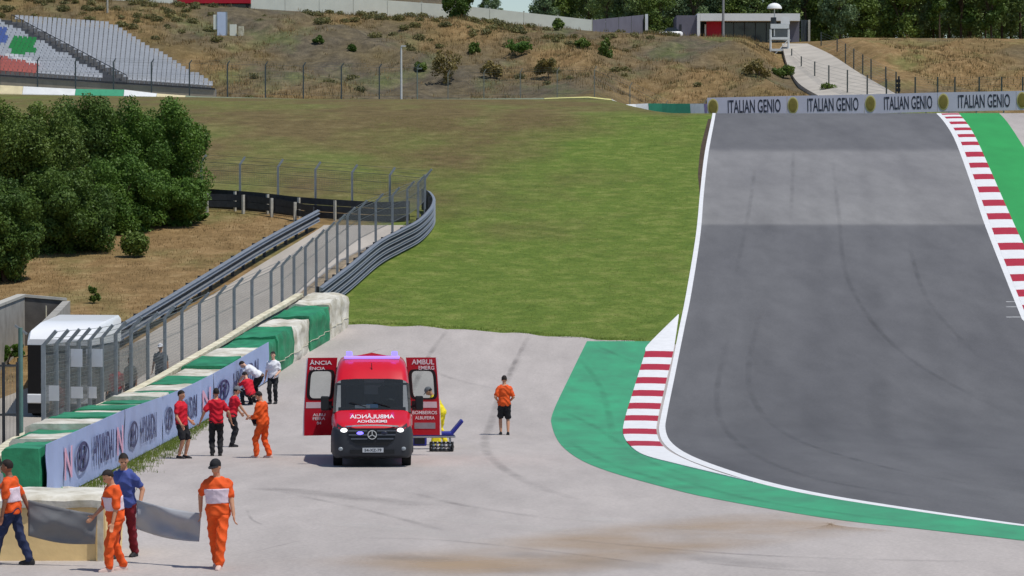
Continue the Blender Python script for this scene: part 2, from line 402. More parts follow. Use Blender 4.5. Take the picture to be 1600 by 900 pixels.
def asphalt(name, stops, patch=None, streak=(1, 0.05, 1), tan=None):
    """asphalt: fine aggregate, broad wear along the driving direction, resurfaced lengths (patch: list of (y0, y1, gain))"""
    m = bpy.data.materials.new(name); m.use_nodes = True; global nt, L, tc
    nt = m.node_tree; L = nt.links; b = nt.nodes['Principled BSDF']; b.inputs['Roughness'].default_value = 0.85; b.inputs['Specular IOR Level'].default_value = 0.25
    tc = nt.nodes.new('ShaderNodeTexCoord')
    base = ramp_(nz_(0.35, 6, streak), [(0.3, stops[0]), (0.7, stops[1])])
    fine = ramp_(nz_(14, 3, (1, 1, 1), 0.7), [(0.3, (0.86, 0.86, 0.86)), (0.7, (1.12, 1.12, 1.12))])
    mid = ramp_(nz_(1.1, 6, (1, 0.22, 1)), [(0.3, (0.90, 0.90, 0.90)), (0.7, (1.08, 1.08, 1.08))])
    def mul(a, bb):
        x = nt.nodes.new('ShaderNodeMix'); x.data_type = 'RGBA'; x.blend_type = 'MULTIPLY'; x.inputs['Factor'].default_value = 1
        L.new(a, x.inputs['A']); L.new(bb, x.inputs['B']); return x.outputs['Result']
    c = mul(mul(base, fine), mid)
    if patch:
        s = nt.nodes.new('ShaderNodeSeparateXYZ'); L.new(tc.outputs['Object'], s.inputs[0])
        wv = math_('MULTIPLY', nz_(0.5, 3), 0.0)
        r = nt.nodes.new('ShaderNodeMapRange'); r.inputs[1].default_value = 0; r.inputs[2].default_value = 250
        L.new(s.outputs['Y'], r.inputs[0])
        cr = nt.nodes.new('ShaderNodeValToRGB'); cr.color_ramp.interpolation = 'LINEAR'; e = cr.color_ramp.elements
        e[0].position = 0; e[0].color = (*patch[0][1], 1); e[1].position = 1; e[1].color = (*patch[-1][1], 1)
        for p, cc in patch[1:-1]:
            q = e.new(p / 250); q.color = (*cc, 1)
        L.new(r.outputs[0], cr.inputs[0]); c = mul(c, cr.outputs[0])
    L.new(c, b.inputs['Base Color'])
    bp = nt.nodes.new('ShaderNodeBump'); bp.inputs['Strength'].default_value = 0.25; bp.inputs['Distance'].default_value = 0.01
    L.new(nz_(40, 2), bp.inputs['Height']); L.new(bp.outputs[0], b.inputs['Normal'])
    return m
def g1(v): return (v, v, v)

def strip(name, fl, fr, y0, y1, dz, m, nxs=6, step=1.0, crown=0.0, parent=None, label=None):
    ys = np.unique(np.concatenate([[y0, y1], np.arange(math.ceil(y0), y1, step)]))
    vs = []; fs = []
    for y in ys:
        a, b = float(fl(y)), float(fr(y))
        for k in range(nxs + 1):
            t = k / nxs; x = a + (b - a) * t
            vs.append((x, y, gzs(x, y) + dz + crown * math.sin(math.pi * t)))
    n = nxs + 1
    for j in range(len(ys) - 1):
        for k in range(nxs): fs.append((j * n + k, j * n + k + 1, (j + 1) * n + k + 1, (j + 1) * n + k))
    me = bpy.data.meshes.new(name); me.from_pydata(vs, [], fs); me.update()
    me.polygons.foreach_set('use_smooth', [True] * len(me.polygons))
    o = link(name, me, parent, m)
    if parent is None: tag(o, kind='structure')
    return o

LW_L = Line([(1114, 172), (1112, 185), (1101, 240), (1094, 300), (1087, 370), (1072, 460), (1062, 510), (1046, 590), (1033, 650), (1030, 676), (1040, 697), (1068, 716), (1120, 736), (1200, 760), (1300, 780), (1450, 803), (1600, 824)], ext0=(30, 25))   # outer edge of white line
LW_R = Line([(1118, 172), (1117, 185), (1107, 240), (1100, 300), (1094, 370), (1080, 460), (1070, 510), (1054, 590), (1042, 650), (1040, 672), (1049, 692), (1076, 711), (1126, 731), (1204, 755), (1302, 776), (1450, 799.5), (1600, 821)], ext0=(30.3, 25))
TR_R = Line([(1446, 168.5), (1462, 177), (1478, 195), (1494, 224), (1518, 290), (1538, 350), (1573, 440), (1597, 500)], ext0=(26, 25))
KR_I = Line([(1452, 168.5), (1469, 177), (1486, 195), (1502, 224), (1526, 290), (1547, 350), (1582, 440), (1606, 500)], ext0=(26.5, 25))
KR_O = Line([(1487, 168.5), (1500, 180), (1520, 207), (1543, 256), (1570, 318), (1603, 390), (1660, 500)], ext0=(28.6, 25))
GR_O = Line([(1545, 168.5), (1566, 182), (1590, 215), (1625, 275), (1670, 370), (1735, 500)], ext0=(32, 25))
GL_O = Line([(918, 532), (892, 585), (864, 645), (863, 668), (876, 695), (905, 718), (950, 737), (1030, 760), (1120, 781), (1300, 812), (1450, 829), (1600, 846)], ext0=(28.5, 25))
KL_O = Line([(1060, 492), (1012, 540), (1008, 552), (990, 610), (976, 657), (974, 680), (985, 698), (1008, 713), (1060, 727), (1120, 741.5), (1180, 756)])
KL_I = Line([(1061, 491), (1052, 550), (1040, 600), (1029, 650), (1026, 676), (1036, 698), (1062, 715), (1118, 737.5), (1181, 756)])
BAR = Line([(107, 768), (200, 721), (280, 679), (340, 644), (385, 615), (437, 582), (492, 545), (541, 518)], ext0=(-9.7, 20))
GRASS_Y = [(555, 507), (620, 509), (700, 514), (800, 521), (920, 530), (1010, 536), (1062, 540)]
_ge = [P(*p) for p in GRASS_Y]; GEX = np.array([p.x for p in _ge]); GEY = np.array([p.y for p in _ge])

run_m = asphalt('pale_runoff_asphalt', (srgb(163, 155, 150), srgb(183, 174, 168)), streak=(0.5, 0.12, 1))
trk_m = asphalt('race_asphalt', (srgb(93, 92, 94), srgb(107, 106, 107)), streak=(0.6, 0.06, 1),
                patch=[(0, g1(1.0)), (86, g1(0.92)), (100, g1(0.85)), (118, g1(0.95)), (155.2, g1(1.0)), (156.1, (1.68, 1.66, 1.58)), (172, (1.60, 1.58, 1.52)), (186.8, (1.66, 1.64, 1.58)), (188.8, g1(1.05)), (214, g1(0.95)), (250, g1(0.95))])
green_m = mat('green_runoff_paint', srgb(56, 150, 106), 0.75, 0.20, 0.9, bump=0.15, bscale=30, stretch=(1, 0.5, 1), dirt=srgb(62, 132, 98))
green2_m = mat('bright_green_runoff_paint', srgb(40, 150, 74), 0.75, 0.10, 0.5, bump=0.15, bscale=30, stretch=(1, 0.3, 1))
white_m = mat('white_road_paint', srgb(226, 225, 224), 0.6, 0.05, 3, bump=0.1)
red_m = mat('red_kerb_paint', srgb(172, 26, 48), 0.6, 0.10, 3, bump=0.1)
dirt_m = mat('dark_soil', srgb(74, 58, 40), 0.95, 0.3, 2, bump=0.5)

# run-off: pale asphalt sheet. Its far edge is the ragged grass line
def runoff():
    ys = np.arange(20, 131, 0.5); vs = []; fs = []; ks = 26
    for y in ys:
        a = float(BAR(y)) - 1.0; b = float(LW_L(y)) + 0.02 if y > 25 else 30
        for k in range(ks + 1):
            x = a + (b - a) * k / ks; lim = float(np.interp(x, GEX, GEY)) + 0.22 * math.sin(x * 3.1) + 0.12 * math.sin(x * 9.7)
            yy = min(y, lim); vs.append((x, yy, gzs(x, yy) + 0.010))
    n = ks + 1
    for j in range(len(ys) - 1):
        for k in range(ks):
            q = (j * n + k, j * n + k + 1, (j + 1) * n + k + 1, (j + 1) * n + k)
            if vs[q[2]][1] - vs[q[1]][1] > 0.01 or vs[q[3]][1] - vs[q[0]][1] > 0.01: fs.append(q)
    me = bpy.data.meshes.new('runoff_pavement'); me.from_pydata(vs, [], fs); me.update()
    me.polygons.foreach_set('use_smooth', [True] * len(me.polygons))
    tag(link('runoff_pavement', me, None, run_m), kind='structure')
runoff()
strip('race_track', LW_L, KR_I, 25, 216, 0.012, trk_m, 10)
strip('edge_line', LW_L, LW_R, 25, 212, 0.020, white_m, 1)
strip('edge_line', TR_R, KR_I, 60, 213, 0.020, white_m, 1)
gy1 = float(np.interp(P(960, 533).x, GEX, GEY))
kl_y0, kl_y1 = P(1180, 756).y, P(1060, 492).y
def green_right(y): return np.where(y < kl_y0, LW_L(y), KL_O(y))
strip('green_runoff', GL_O, green_right, 25, gy1 - 0.15, 0.017, green_m, 6)
strip('green_runoff', KR_O, GR_O, 60, 216, 0.017, green2_m, 4)
strip('runoff_pavement', GR_O, lambda y: GR_O(y) + 26, 60, 217, 0.012, run_m, 4)
# bare soil beside the track on the hill
strip('soil_verge', lambda y: LW_L(y) - np.interp(y, [168, 176, 190, 206], [0.02, 0.22, 0.30, 0.22]), LW_L, 168, 206, 0.008, dirt_m, 1)

def kerb_strip(name, fi, fo, y0, y1, reds, half, hgt=0.045, step=1.0):
    """kerb: white concrete bed, every painted block a piece of its own"""
    root = tag(empty(name, G(float(fi((y0 + y1) / 2)), (y0 + y1) / 2, 0.0)), kind='structure')
    edges = [y0]
    for r, hh in zip(reds, half): edges += [r - hh, r + hh]
    edges.append(y1)
    for i in range(len(edges) - 1):
        a, b = edges[i], edges[i + 1]
        if b - a < 0.02: continue
        ys = np.linspace(a, b, max(2, int((b - a) / 0.7) + 1)); mb = MB(); rings = []
        for y in ys:
            x0, x1 = float(fi(y)), float(fo(y)); z0 = gzs(x0, y); z1 = gzs(x1, y); ring = []
            for t, h in ((0, 0.004), (0.0, 0.026), (0.35, 0.040), (0.8, hgt), (1.0, 0.036), (1.0, 0.004)):
                x = x0 + (x1 - x0) * t; ring.append(Vector((x, y, z0 + (z1 - z0) * t + h)))
            rings.append(ring)
        mb.loft(rings, True, True)
        o = mb.build('kerb_block', red_m if i % 2 else white_m, None)
        o.parent = root; o.matrix_parent_inverse = Matrix.Translation(-root.location)
    return root
red_l = [P(1015, v).y for v in (695, 676, 655, 636, 616, 596, 575, 555)]
kerb_strip('kerb', KL_I, KL_O, kl_y0 + 0.2, kl_y1 - 0.1, red_l, [0.24 * abs((red_l + [2 * red_l[-1] - red_l[-2]])[i + 1] - red_l[i]) for i in range(8)])
rp = [483, 459, 435, 411, 386, 362, 339, 318, 297, 277, 259, 242, 225, 213, 202, 193, 185, 177]
red_r = []
for v in rp:
    xx = np.interp(v, [168, 177, 195, 224, 290, 350, 440, 500], [1460, 1480, 1500, 1515, 1545, 1570, 1605, 1640]); red_r.append(P(xx, v).y)
red_r = red_r[:13]
while red_r[-1] + 4.0 < 211: red_r.append(red_r[-1] + (red_r[-1] - red_r[-2]) * 0.3 + 2.6)
near = [red_r[0] - 4.6 * k for k in range(9, 0, -1)]
rr_all = near + red_r
kerb_strip('kerb', KR_I, KR_O, near[0] - 3, 212.5, rr_all, [0.225 * ((rr_all + [2 * rr_all[-1] - rr_all[-2]])[i + 1] - rr_all[i]) for i in range(len(rr_all))])

# grid marks at the right edge of the track
for v in (472, 480, 496):
    a = P(1572, v); mb = MB()
    mb.add([G(a.x, a.y - 0.10, 0.018), G(a.x + 0.8, a.y - 0.10, 0.018), G(a.x + 0.8, a.y + 0.10, 0.018), G(a.x, a.y + 0.10, 0.018)], [(0, 1, 2, 3)])
    tag(mb.build('track_marking', veil_mat('worn_white_paint', srgb(220, 220, 220), 0.45, 3.0, 0.25)), kind='structure')

# tyre marks, joints and dust on the run-off: thin worn strips that follow the surface
def ground_trace(name, pix, w, dz, m, taper=True):
    pts = [P(p.x, p.y) for p in crom([Vector((a, b, 0)) for a, b in pix], 12)]
    mb = MB(); rings = []; fades = []
    n = len(pts)
    for i, p in enumerate(pts):
        d = pts[min(i + 1, n - 1)] - pts[max(i - 1, 0)]; d.z = 0; d.normalize(); r = Vector((d.y, -d.x, 0))
        e = min(1, 5 * i / n) * min(1, 5 * (n - 1 - i) / n)
        ring = []
        for q, fv in ((-1, 0), (-0.45, 0.8), (0, 1), (0.45, 0.8), (1, 0)):
            a = p + r * (w / 2 * q); ring.append(G(a.x, a.y, dz)); fades.append(fv * e)
        rings.append(ring)
    mb.loft(rings, False, False); o = mb.build(name, m, fixn=False)
    fa = o.data.attributes.new('fade', 'FLOAT', 'POINT'); fa.data.foreach_set('value', fades)
    return tag(o, kind='structure')
skid = veil_mat('old_rubber_marks', srgb(70, 68, 68), 0.11, 0.7, 0.11, fade=True)
seam = veil_mat('asphalt_seam', srgb(80, 76, 74), 0.15, 0.7, 0.12, fade=True)
dust = veil_mat('tan_dust', srgb(182, 154, 120), 0.32, 0.30, 0.3, (1, 1, 1), fade=True)
pale = veil_mat('pale_scuff', srgb(210, 204, 198), 0.22, 0.6, 0.25, fade=True)
zz = 0.018
for pix, w, m in (([(830, 522), (806, 570), (790, 600), (768, 660), (758, 700), (790, 735), (850, 765), (920, 785)], 0.35, skid),
                  ([(700, 515), (668, 560), (640, 620)], 0.25, seam), ([(828, 522), (800, 575), (796, 590)], 0.25, seam),
                  ([(560, 842), (700, 846), (900, 868), (1080, 892)], 0.22, skid), ([(860, 842), (1080, 862), (1300, 874), (1600, 880)], 0.25, skid),
                  ([(1090, 880), (1180, 888), (1320, 898)], 0.2, skid), ([(440, 770), (580, 800), (700, 832)], 0.25, skid),
                  ([(385, 795), (393, 812), (412, 822)], 0.08, seam), ([(372, 870), (420, 858), (470, 846)], 0.06, seam),
                  ([(640, 560), (700, 590), (790, 612)], 0.3, skid), ([(640, 770), (720, 790), (860, 812)], 0.3, skid),
                  ([(560, 560), (600, 545), (640, 548)], 0.12, skid)):
    ground_trace('skid_mark', pix, w, zz, m); zz += 0.0003
for pix in ([(870, 640), (930, 668), (1010, 720), (1100, 752)], [(905, 560), (940, 610), (960, 690)], [(930, 540), (975, 560), (1004, 570)], [(1000, 730), (1150, 776), (1330, 806), (1500, 826)], [(885, 690), (960, 728), (1080, 765)]):
    ground_trace('skid_mark', pix, 0.3, 0.024, veil_mat('faint_rubber', srgb(60, 66, 62), 0.09, 0.7, 0.09, fade=True))
for pix in ([(1145, 500), (1120, 620), (1150, 690), (1260, 745), (1450, 780)], [(1190, 480), (1170, 600), (1230, 680), (1400, 735), (1600, 770)], [(1180, 260), (1170, 330), (1150, 430)], [(1300, 240), (1310, 330), (1330, 450), (1420, 560), (1600, 660)], [(1420, 380), (1450, 470), (1530, 560)], [(1240, 230), (1236, 345)]):
    ground_trace('skid_mark', pix, 0.28, 0.0225, veil_mat('track_tyre_line', srgb(52, 52, 56), 0.08, 0.5, 0.08, fade=True))
ground_trace('dust_trail', [(520, 897), (700, 885), (900, 862), (1060, 838), (1250, 818), (1340, 818)], 5.5, 0.0165, dust)
for i in range(7):
    x = 520 + i * 95; y = 770 + (i * 53) % 110
    ground_trace('scuff_mark', [(x - 120, y - 8), (x, y + 4), (x + 150, y + 22)], 1.2, 0.0155 + i * 0.0001, pale if i % 2 else skid)
for i in range(9):   # long worn lanes on the track
    x0 = 1130 + i * 36; rubber = veil_mat('track_rubber', srgb(46, 46, 52), 0.035, 0.6, 0.035, (1, 0.1, 1), fade=True)
    ys = [205, 300, 420, 560, 690]
    pix = [(x0 + (y - 205) * (0.10 * (i - 3.0) / 3 - 0.02) - 0.00 * y, y) for y in ys]
    pix = [(max(px, 1042 + (690 - y) * 0.14), y) for px, y in pix]
    pix += [(pix[-1][0] + 120, 745), (pix[-1][0] + 330, 785), (1650 + i * 20, 815 - i * 6)]
    if i % 2 == 0: ground_trace('worn_lane', pix, 0.9 + 0.3 * (i % 3), 0.0165 + i * 0.0002, rubber)

# service road behind the fence and the access ramp on the far hill
SR_R = Line([(20, 720), (120, 690), (250, 640), (330, 590), (420, 525), (500, 460), (570, 405), (640, 372), (655, 352)], ext0=(-11.2, 20))
SR_L = Line([(-160, 720), (-60, 650), (60, 600), (180, 552), (330, 462), (400, 418), (498, 358), (505, 349)], ext0=(-19, 20))
road_m = asphalt('service_road_asphalt', (srgb(158, 150, 140), srgb(184, 176, 166)), streak=(0.6, 0.1, 1))
strip('service_road', SR_L, SR_R, 25, P(560, 352).y, 0.010, road_m, 4)
strip('sandy_verge', lambda y: SR_R(y) - 0.9, lambda y: SR_R(y) + 0.25, 84, P(600, 372).y, 0.016, mat('sandy_soil', srgb(176, 156, 128), 0.95, 0.25, 1.5, bump=0.5), 2)

def ramp():
    La = [(1222, 68), (1230, 100), (1248, 130), (1284, 152), (1310, 164)]; Ra = [(1262, 68), (1300, 86), (1340, 112), (1385, 138), (1420, 158)]
    La = crom([Vector((a, b, 0)) for a, b in La], 6); Ra = crom([Vector((a, b, 0)) for a, b in Ra], 6); mb = MB(); rings = []
    for i, (a, b) in enumerate(zip(La, Ra)):
        t = i / (len(La) - 1); Y = 352 - 84 * t
        A = at(a.x, a.y, Y); B = at(b.x, b.y, Y + 1.5)
        rings.append([A - Vector((0, 0, 3)), A, B, B - Vector((0, 0, 3))])
    mb.loft(rings, True, True); o = mb.build('access_ramp', mat('ramp_concrete', srgb(178, 170, 158), 0.9, 0.12, 0.4, bump=0.2)); tag(o, kind='structure')
    return rings
RAMP = ramp()
# ------------------------------------------------------------------ barriers along the run-off
steel_m = mat('galvanised_steel', srgb(150, 154, 158), 0.45, 0.12, 4, metal=0.55, bump=0.05)
steel_dk = mat('dark_or_shaded_steel', srgb(62, 64, 68), 0.55, 0.2, 5, metal=0.3)  # dark steel parts; also paints the shade on rails seen from behind
post_m = mat('grey_post_steel', srgb(136, 142, 148), 0.55, 0.12, 5, metal=0.2)
pale_post = mat('pale_concrete_post', srgb(186, 182, 170), 0.85, 0.15, 6)
wire_m = mat('fence_wire', srgb(120, 124, 124), 0.6, 0.1, 5, metal=0.3)
conc_m = mat('weathered_concrete', srgb(160, 156, 148), 0.9, 0.15, 1.5, bump=0.3)
cream_m = mat('cream_painted_concrete', srgb(226, 220, 196), 0.8, 0.08, 3, bump=0.15, dirt=srgb(176, 166, 138))
tarp_g = mat('green_tarpaulin', srgb(44, 134, 92), 0.55, 0.28, 1.4, bump=0.6, bscale=5)
tarp_w = mat('white_tarpaulin', srgb(226, 222, 210), 0.6, 0.08, 1.6, bump=0.6, bscale=5, dirt=srgb(160, 150, 126))
banner_m = mat('pale_blue_banner_vinyl', srgb(154, 170, 208), 0.5, 0.06, 1.0, bump=0.25, bscale=2.5)
navy_m = mat('navy_print', srgb(34, 44, 96), 0.5, 0.08, 4)
printred_m = mat('faded_red_print', srgb(214, 160, 182), 0.5, 0.08, 4)

def rel(o, root):
    """parent a mesh built in world coordinates"""
    o.parent = root; o.matrix_parent_inverse = root.matrix_world.inverted() if root.matrix_world != Matrix() else Matrix.Translation(-Vector(root.location)); return o
def root_at(name, p, label, cat, group=None):
    o = empty(name, p, 0, label, cat, group); return o
def relb(mb, name, m, root, **k): return rel(mb.build(name, m, None, **k), root)

# line of tyre blocks
bar_pts = [G(float(BAR(y)), y) for y in np.arange(66.0, 126.2, 0.25)]
BL = resample(bar_pts, 2.9)
def out_n(a, b):
    d = (b - a); d.z = 0; d.normalize(); return Vector((d.y, -d.x, 0))     # towards the run-off
def tarp_block(a, b, depth, h, m, name, label, cat, group, seed, proud=0.0, wrinkle=0.035):
    """stack of tyres under a tarpaulin: a soft, sagging block"""
    n = out_n(a, b); d = (b - a).normalized(); ln = (b - a).length - 0.03
    mb = MB(); nu, nv = 20, 18
    # profile round the block (side, height) from the back foot over the top to the front foot
    prof = []
    for k in range(nv + 1):
        t = k / nv
        if t < 0.3: prof.append((-depth, h * t / 0.3))
        elif t < 0.62: prof.append((-depth + depth * (t - 0.3) / 0.32, h))
        else: prof.append((0.0, h * (1 - (t - 0.62) / 0.38)))
    rings = []; o0 = G(a.x, a.y)
    for i in range(nu + 1):
        s = i / nu; c = a + d * (0.015 + ln * s); base = gzs(c.x, c.y); ring = []
        for (q, z) in prof:
            p = c + n * (q + proud); p.z = base + z
            w = mnoise.fractal(Vector((p.x * 1.1, p.y * 1.1, p.z * 1.7 + seed)), 1.0, 2.0, 3)
            w2 = mnoise.noise(Vector((p.x * 0.8 + seed, p.y * 3.6, p.z * 0.5))) * 1.3
            edge = 0.02 * (1 if z > 0.9 * h else 0)
            p += n * (w * wrinkle + w2 * wrinkle * 0.8) if 0 < z < h * 0.97 else Vector((0, 0, w * wrinkle * 1.2 - edge if z > 0.1 else 0))
            bulge = 0.03 * math.sin(math.pi * s)
            if 0 < z < h and q == 0: p += n * bulge
            ring.append(p)
        rings.append(ring)
    mb.loft(rings, True, True)
    root = root_at(name, o0, label, cat, group)
    relb(mb, 'tarpaulin', m, root, smooth=True)
    # rope round the foot and lashing
    rp = MB(); pts = [r[-3] + n * 0.012 for r in rings]
    for p, q in zip(pts, pts[1:]): rp.tube(p, q, 0.012, n=5)
    relb(rp, 'lashing_rope', mat('pale_rope', srgb(196, 190, 170), 0.9, 0.1), root)
    return root
ords = ['first', 'second', 'third', 'fourth', 'fifth', 'sixth', 'seventh', 'eighth', 'ninth', 'tenth', 'eleventh', 'twelfth', 'thirteenth', 'fourteenth', 'fifteenth', 'sixteenth', 'seventeenth', 'eighteenth', 'nineteenth', 'twentieth', 'twenty-first']
nb = len(BL) - 1
BH = 1.33
for i in range(nb):
    gcol = i % 2 == 0
    if i == nb - 1: gcol = False
    if i == nb - 2: gcol = True
    if i == nb - 3: gcol = False
    if i == nb - 4: gcol = True
    kk = nb - 1 - i
    lab = ('green' if gcol else 'white') + ' tarpaulin tyre block, ' + ords[kk] + ' from the guardrail end of the row'
    if i == nb - 1: lab = 'crumpled white tarpaulin tyre block at the guardrail end of the row'
    tarp_block(BL[i], BL[i + 1], (0.8, 1.1, 1.4)[i] if i < 3 else 1.55, BH - float(np.interp(BL[i].y, [66, 80], [0.12, 0])) + 0.05 * math.sin(i * 2.3) + 0.03 * math.sin(i * 5.1), tarp_g if gcol else tarp_w, 'tyre_block', lab, 'tyre barrier', 'tarpaulin tyre blocks along the run-off', i * 3.7, wrinkle=0.03 if BL[i].y < 111 else (0.085 if i < nb - 1 else 0.12))

# low wall behind the blocks, with its cream top rail
back = []
for p, q in zip(BL, BL[1:] + [BL[-1] + (BL[-1] - BL[-2])]):
    n = out_n(p, q); c = p - n * float(np.interp(p.y, [66, 70, 76], [1.15, 1.5, 1.95])); back.append(G(c.x, c.y))
back = [G(back[0].x - 0.02, 65.6)] + back
root = root_at('barrier_wall', back[0], 'low grey concrete wall with cream top rail behind the tyre blocks', 'wall')
W = crom(back, 4); wall_path = W
wh = lambda p: float(np.interp(p.y, [66, 90, 105, 124], [0.72, 0.90, 1.02, 1.18]))
mb = MB(); rings = []
for i, p in enumerate(W):
    d = W[min(i + 1, len(W) - 1)] - W[max(i - 1, 0)]; d.z = 0; d.normalize(); r = Vector((d.y, -d.x, 0))
    rings.append([p + r * 0.12, p + r * 0.10 + Vector((0, 0, wh(p))), p - r * 0.10 + Vector((0, 0, wh(p))), p - r * 0.12])
mb.loft(rings, True, True); relb(mb, 'wall', conc_m, root)
mb = MB(); mb.sweep([p + Vector((0, 0, wh(p) + 0.004)) for p in W], [(-0.15, 0), (0.15, 0), (0.15, 0.13), (-0.15, 0.13)]); relb(mb, 'top_rail', cream_m, root)

# advertising banners on the faces of the near blocks
def on_face(s_y, off=0.11):
    x = float(BAR(s_y)); d = Vector((float(BAR(s_y + 0.5)) - float(BAR(s_y - 0.5)), 1.0, gzs(0, s_y + 0.5) - gzs(0, s_y - 0.5)))
    d2 = Vector((d.x, d.y, 0)).normalized(); n = Vector((d2.y, -d2.x, 0)); return G(x, s_y) + n * off, n, d.normalized()
def banner(y0, y1, label, items, idx):
    root = root_at('advertising_banner', on_face(y0)[0], label, 'banner', 'advertising banners on the tyre wall')
    mb = MB(); cols = 30; rows = 6; rings = []
    for i in range(cols + 1):
        y = y0 + (y1 - y0) * i / cols; p, n, d = on_face(y); ring = []
        for k in range(rows + 1):
            z = 0.05 + (BH + 0.02 - float(np.interp(y, [66, 80], [0.14, 0]))) * k / rows
            q = p + Vector((0, 0, z)) + n * (0.018 * math.sin(y * 1.9 + k * 0.8 + idx) + 0.012 * math.sin(y * 5.1 - k)) * math.sin(math.pi * k / rows)
            ring.append(q)
        rings.append(ring)
    front = rings
    mb.loft(front, False, False)
    rb = [[q - on_face(y0 + (y1 - y0) * i / cols)[1] * 0.012 for q in r] for i, r in enumerate(rings)]
    mb.loft(rb, False, False)
    top = [[front[i][-1], rb[i][-1]] for i in range(cols + 1)]; mb.loft(top, False, False)
    relb(mb, 'vinyl_sheet', banner_m, root, smooth=True)
    for kind, yc, w in items:
        p, n, d = on_face(yc, 0.155); o = p + Vector((0, 0, 0.70))
        if kind == 'emblem':
            e = MB(); M = frame_mat(o, d, (0, 0, 1)); nn = 28; rings2 = []
            for k in range(nn + 1):
                t = 2 * math.pi * k / nn
                rings2.append([M @ Vector((w / 2 * r * math.cos(t), 0.34 * r2 * math.sin(t), zz_)) for r, r2, zz_ in ((1, 1, 0), (0.82, 0.76, 0), (0.82, 0.76, 0.004), (1, 1, 0.004))])
            e.loft(rings2, True, False)
            for sx in (-1, 1):
                e.loft([[M @ Vector((sx * 0.17 * w + dx + t * 0.07 * w, 0.26 * t, zz_)) for dx, zz_ in ((-0.06 * w, 0), (0.06 * w, 0), (0.06 * w, 0.004), (-0.06 * w, 0.004))] for t in (-1, 1)], True, True)
            e.loft([[M @ Vector((t * 0.17 * w, 0.05 * t + dy, zz_)) for dy, zz_ in ((-0.045, 0), (0.045, 0), (0.045, 0.004), (-0.045, 0.004))] for t in (-1, 1)], True, True)
            relb(e, 'emblem', navy_m, root, fixn=False)
        else:
            t = put_text(kind, o, d, (0, 0, 1), w, 0.70, navy_m if kind != 'N' else printred_m, None); rel(t, root)
banner(66.2, 80.4, 'pale blue printed banner covering the near end of the tyre wall', [('N', 69.3, 1.2), ('emblem', 71.7, 2.2), ('HYUNDAI', 75.6, 4.0), ('N', 79.0, 1.3)], 0)
banner(80.5, 91.3, 'pale blue printed banner on the tyre wall behind the people carrying sheets', [('emblem', 82.2, 2.2), ('HYUNDAI', 86.6, 4.6)], 1)
banner(91.4, 103.3, 'pale blue printed banner behind the two people in red shirts', [('emblem', 93.0, 2.4), ('HYUNDAI', 97.8, 4.8), ('N', 101.9, 1.6)], 2)
banner(103.4, 113.0, 'pale blue printed banner behind the crouching people in red and white', [('emblem', 104.9, 2.2), ('HYUNDAI', 109.0, 4.4)], 3)

# loose tarpaulin heap and the tan covered block at the near end
def heap(px, py, rx, ry, rz, m, label, seed, name='folded_tarpaulin'):
    c = P(px, py); mb = MB(); rings = []; nu, nv = 20, 9
    for j in range(nv):
        t = j / (nv - 1); ring = []
        for i in range(nu):
            a = 2 * math.pi * i / nu; r = math.cos(t * math.pi / 2) ** 0.6
            w = 1 + 0.35 * mnoise.noise(Vector((math.cos(a) * 1.6 + seed, math.sin(a) * 1.6, t * 2.2)))
            x = c.x + rx * r * math.cos(a) * w; y = c.y + ry * r * math.sin(a) * w
            ring.append(Vector((x, y, gzs(x, y) + max(0.012, rz * t * w * (1 + 0.3 * math.sin(a * 3 + seed))) * (1 if j else 0) + (0.012 if j == 0 else 0))))
        rings.append(ring)
    mb.loft(rings, True, True); return tag(mb.build(name, m, None, smooth=True), label, 'tarpaulin')
heap(108, 778, 0.95, 1.2, 0.17, tarp_w, 'crumpled cream tarpaulin lying on the ground at the banner end', 1.0)
heap(60, 776, 0.65, 0.9, 0.42, tarp_g, 'crumpled green tarpaulin lying behind the tan block', 4.2)
a0 = P(42, 888); a1 = P(160, 886)
tan_m = mat('tan_foam_cover', srgb(238, 208, 150), 0.8, 0.08, 1.5, bump=0.4, bscale=4)
a0.y = a1.y = 53.6; a0 = at(40, 880, 53.3); a1 = at(163, 880, 53.3)
rt = root_at('barrier_block', G((a0.x + a1.x) / 2, 54.2), 'tan sided foam barrier block with white top behind the carried sheet', 'barrier block')
mb = MB(); x0, x1 = a0.x - 0.5, a1.x
rings = []
for (yy, zt) in ((53.35, 0.98), (53.45, 1.06), (54.6, 1.10), (55.6, 1.05), (55.7, 0.98)):
    rings.append([Vector((x, yy + 0.03 * math.sin(x * 7), gzs(x, yy) + z)) for x, z in ((x0, 0.0), (x1, 0.0), (x1 + 0.02, 0.5), (x1, zt), ((x0 + x1) / 2, zt + 0.02), (x0, zt))])
mb.loft(rings, True, True); relb(mb, 'foam_core', tan_m, rt, smooth=True)
mb = MB(); rings = []
for (yy, zt) in ((53.32, 0.90), (53.32, 1.02), (53.42, 1.10), (54.6, 1.14), (55.6, 1.09)):
    rings.append([Vector((x0 - 0.02 + (x1 - x0 + 0.04) * k / 8, yy + 0.02 * math.sin(k * 2.1), gzs(0, yy) + zt + 0.012 * math.sin(k * 1.7 + yy))) for k in range(9)])
mb.loft(rings, False, False); relb(mb, 'top_cover', tarp_w, rt, smooth=True)
mb = MB(); mb.box((x1 - 0.06, 53.28, gzs(x1, 53.3) + 0.48), (0.10, 0.03, 0.95)); relb(mb, 'edge_strip', tarp_w, rt)

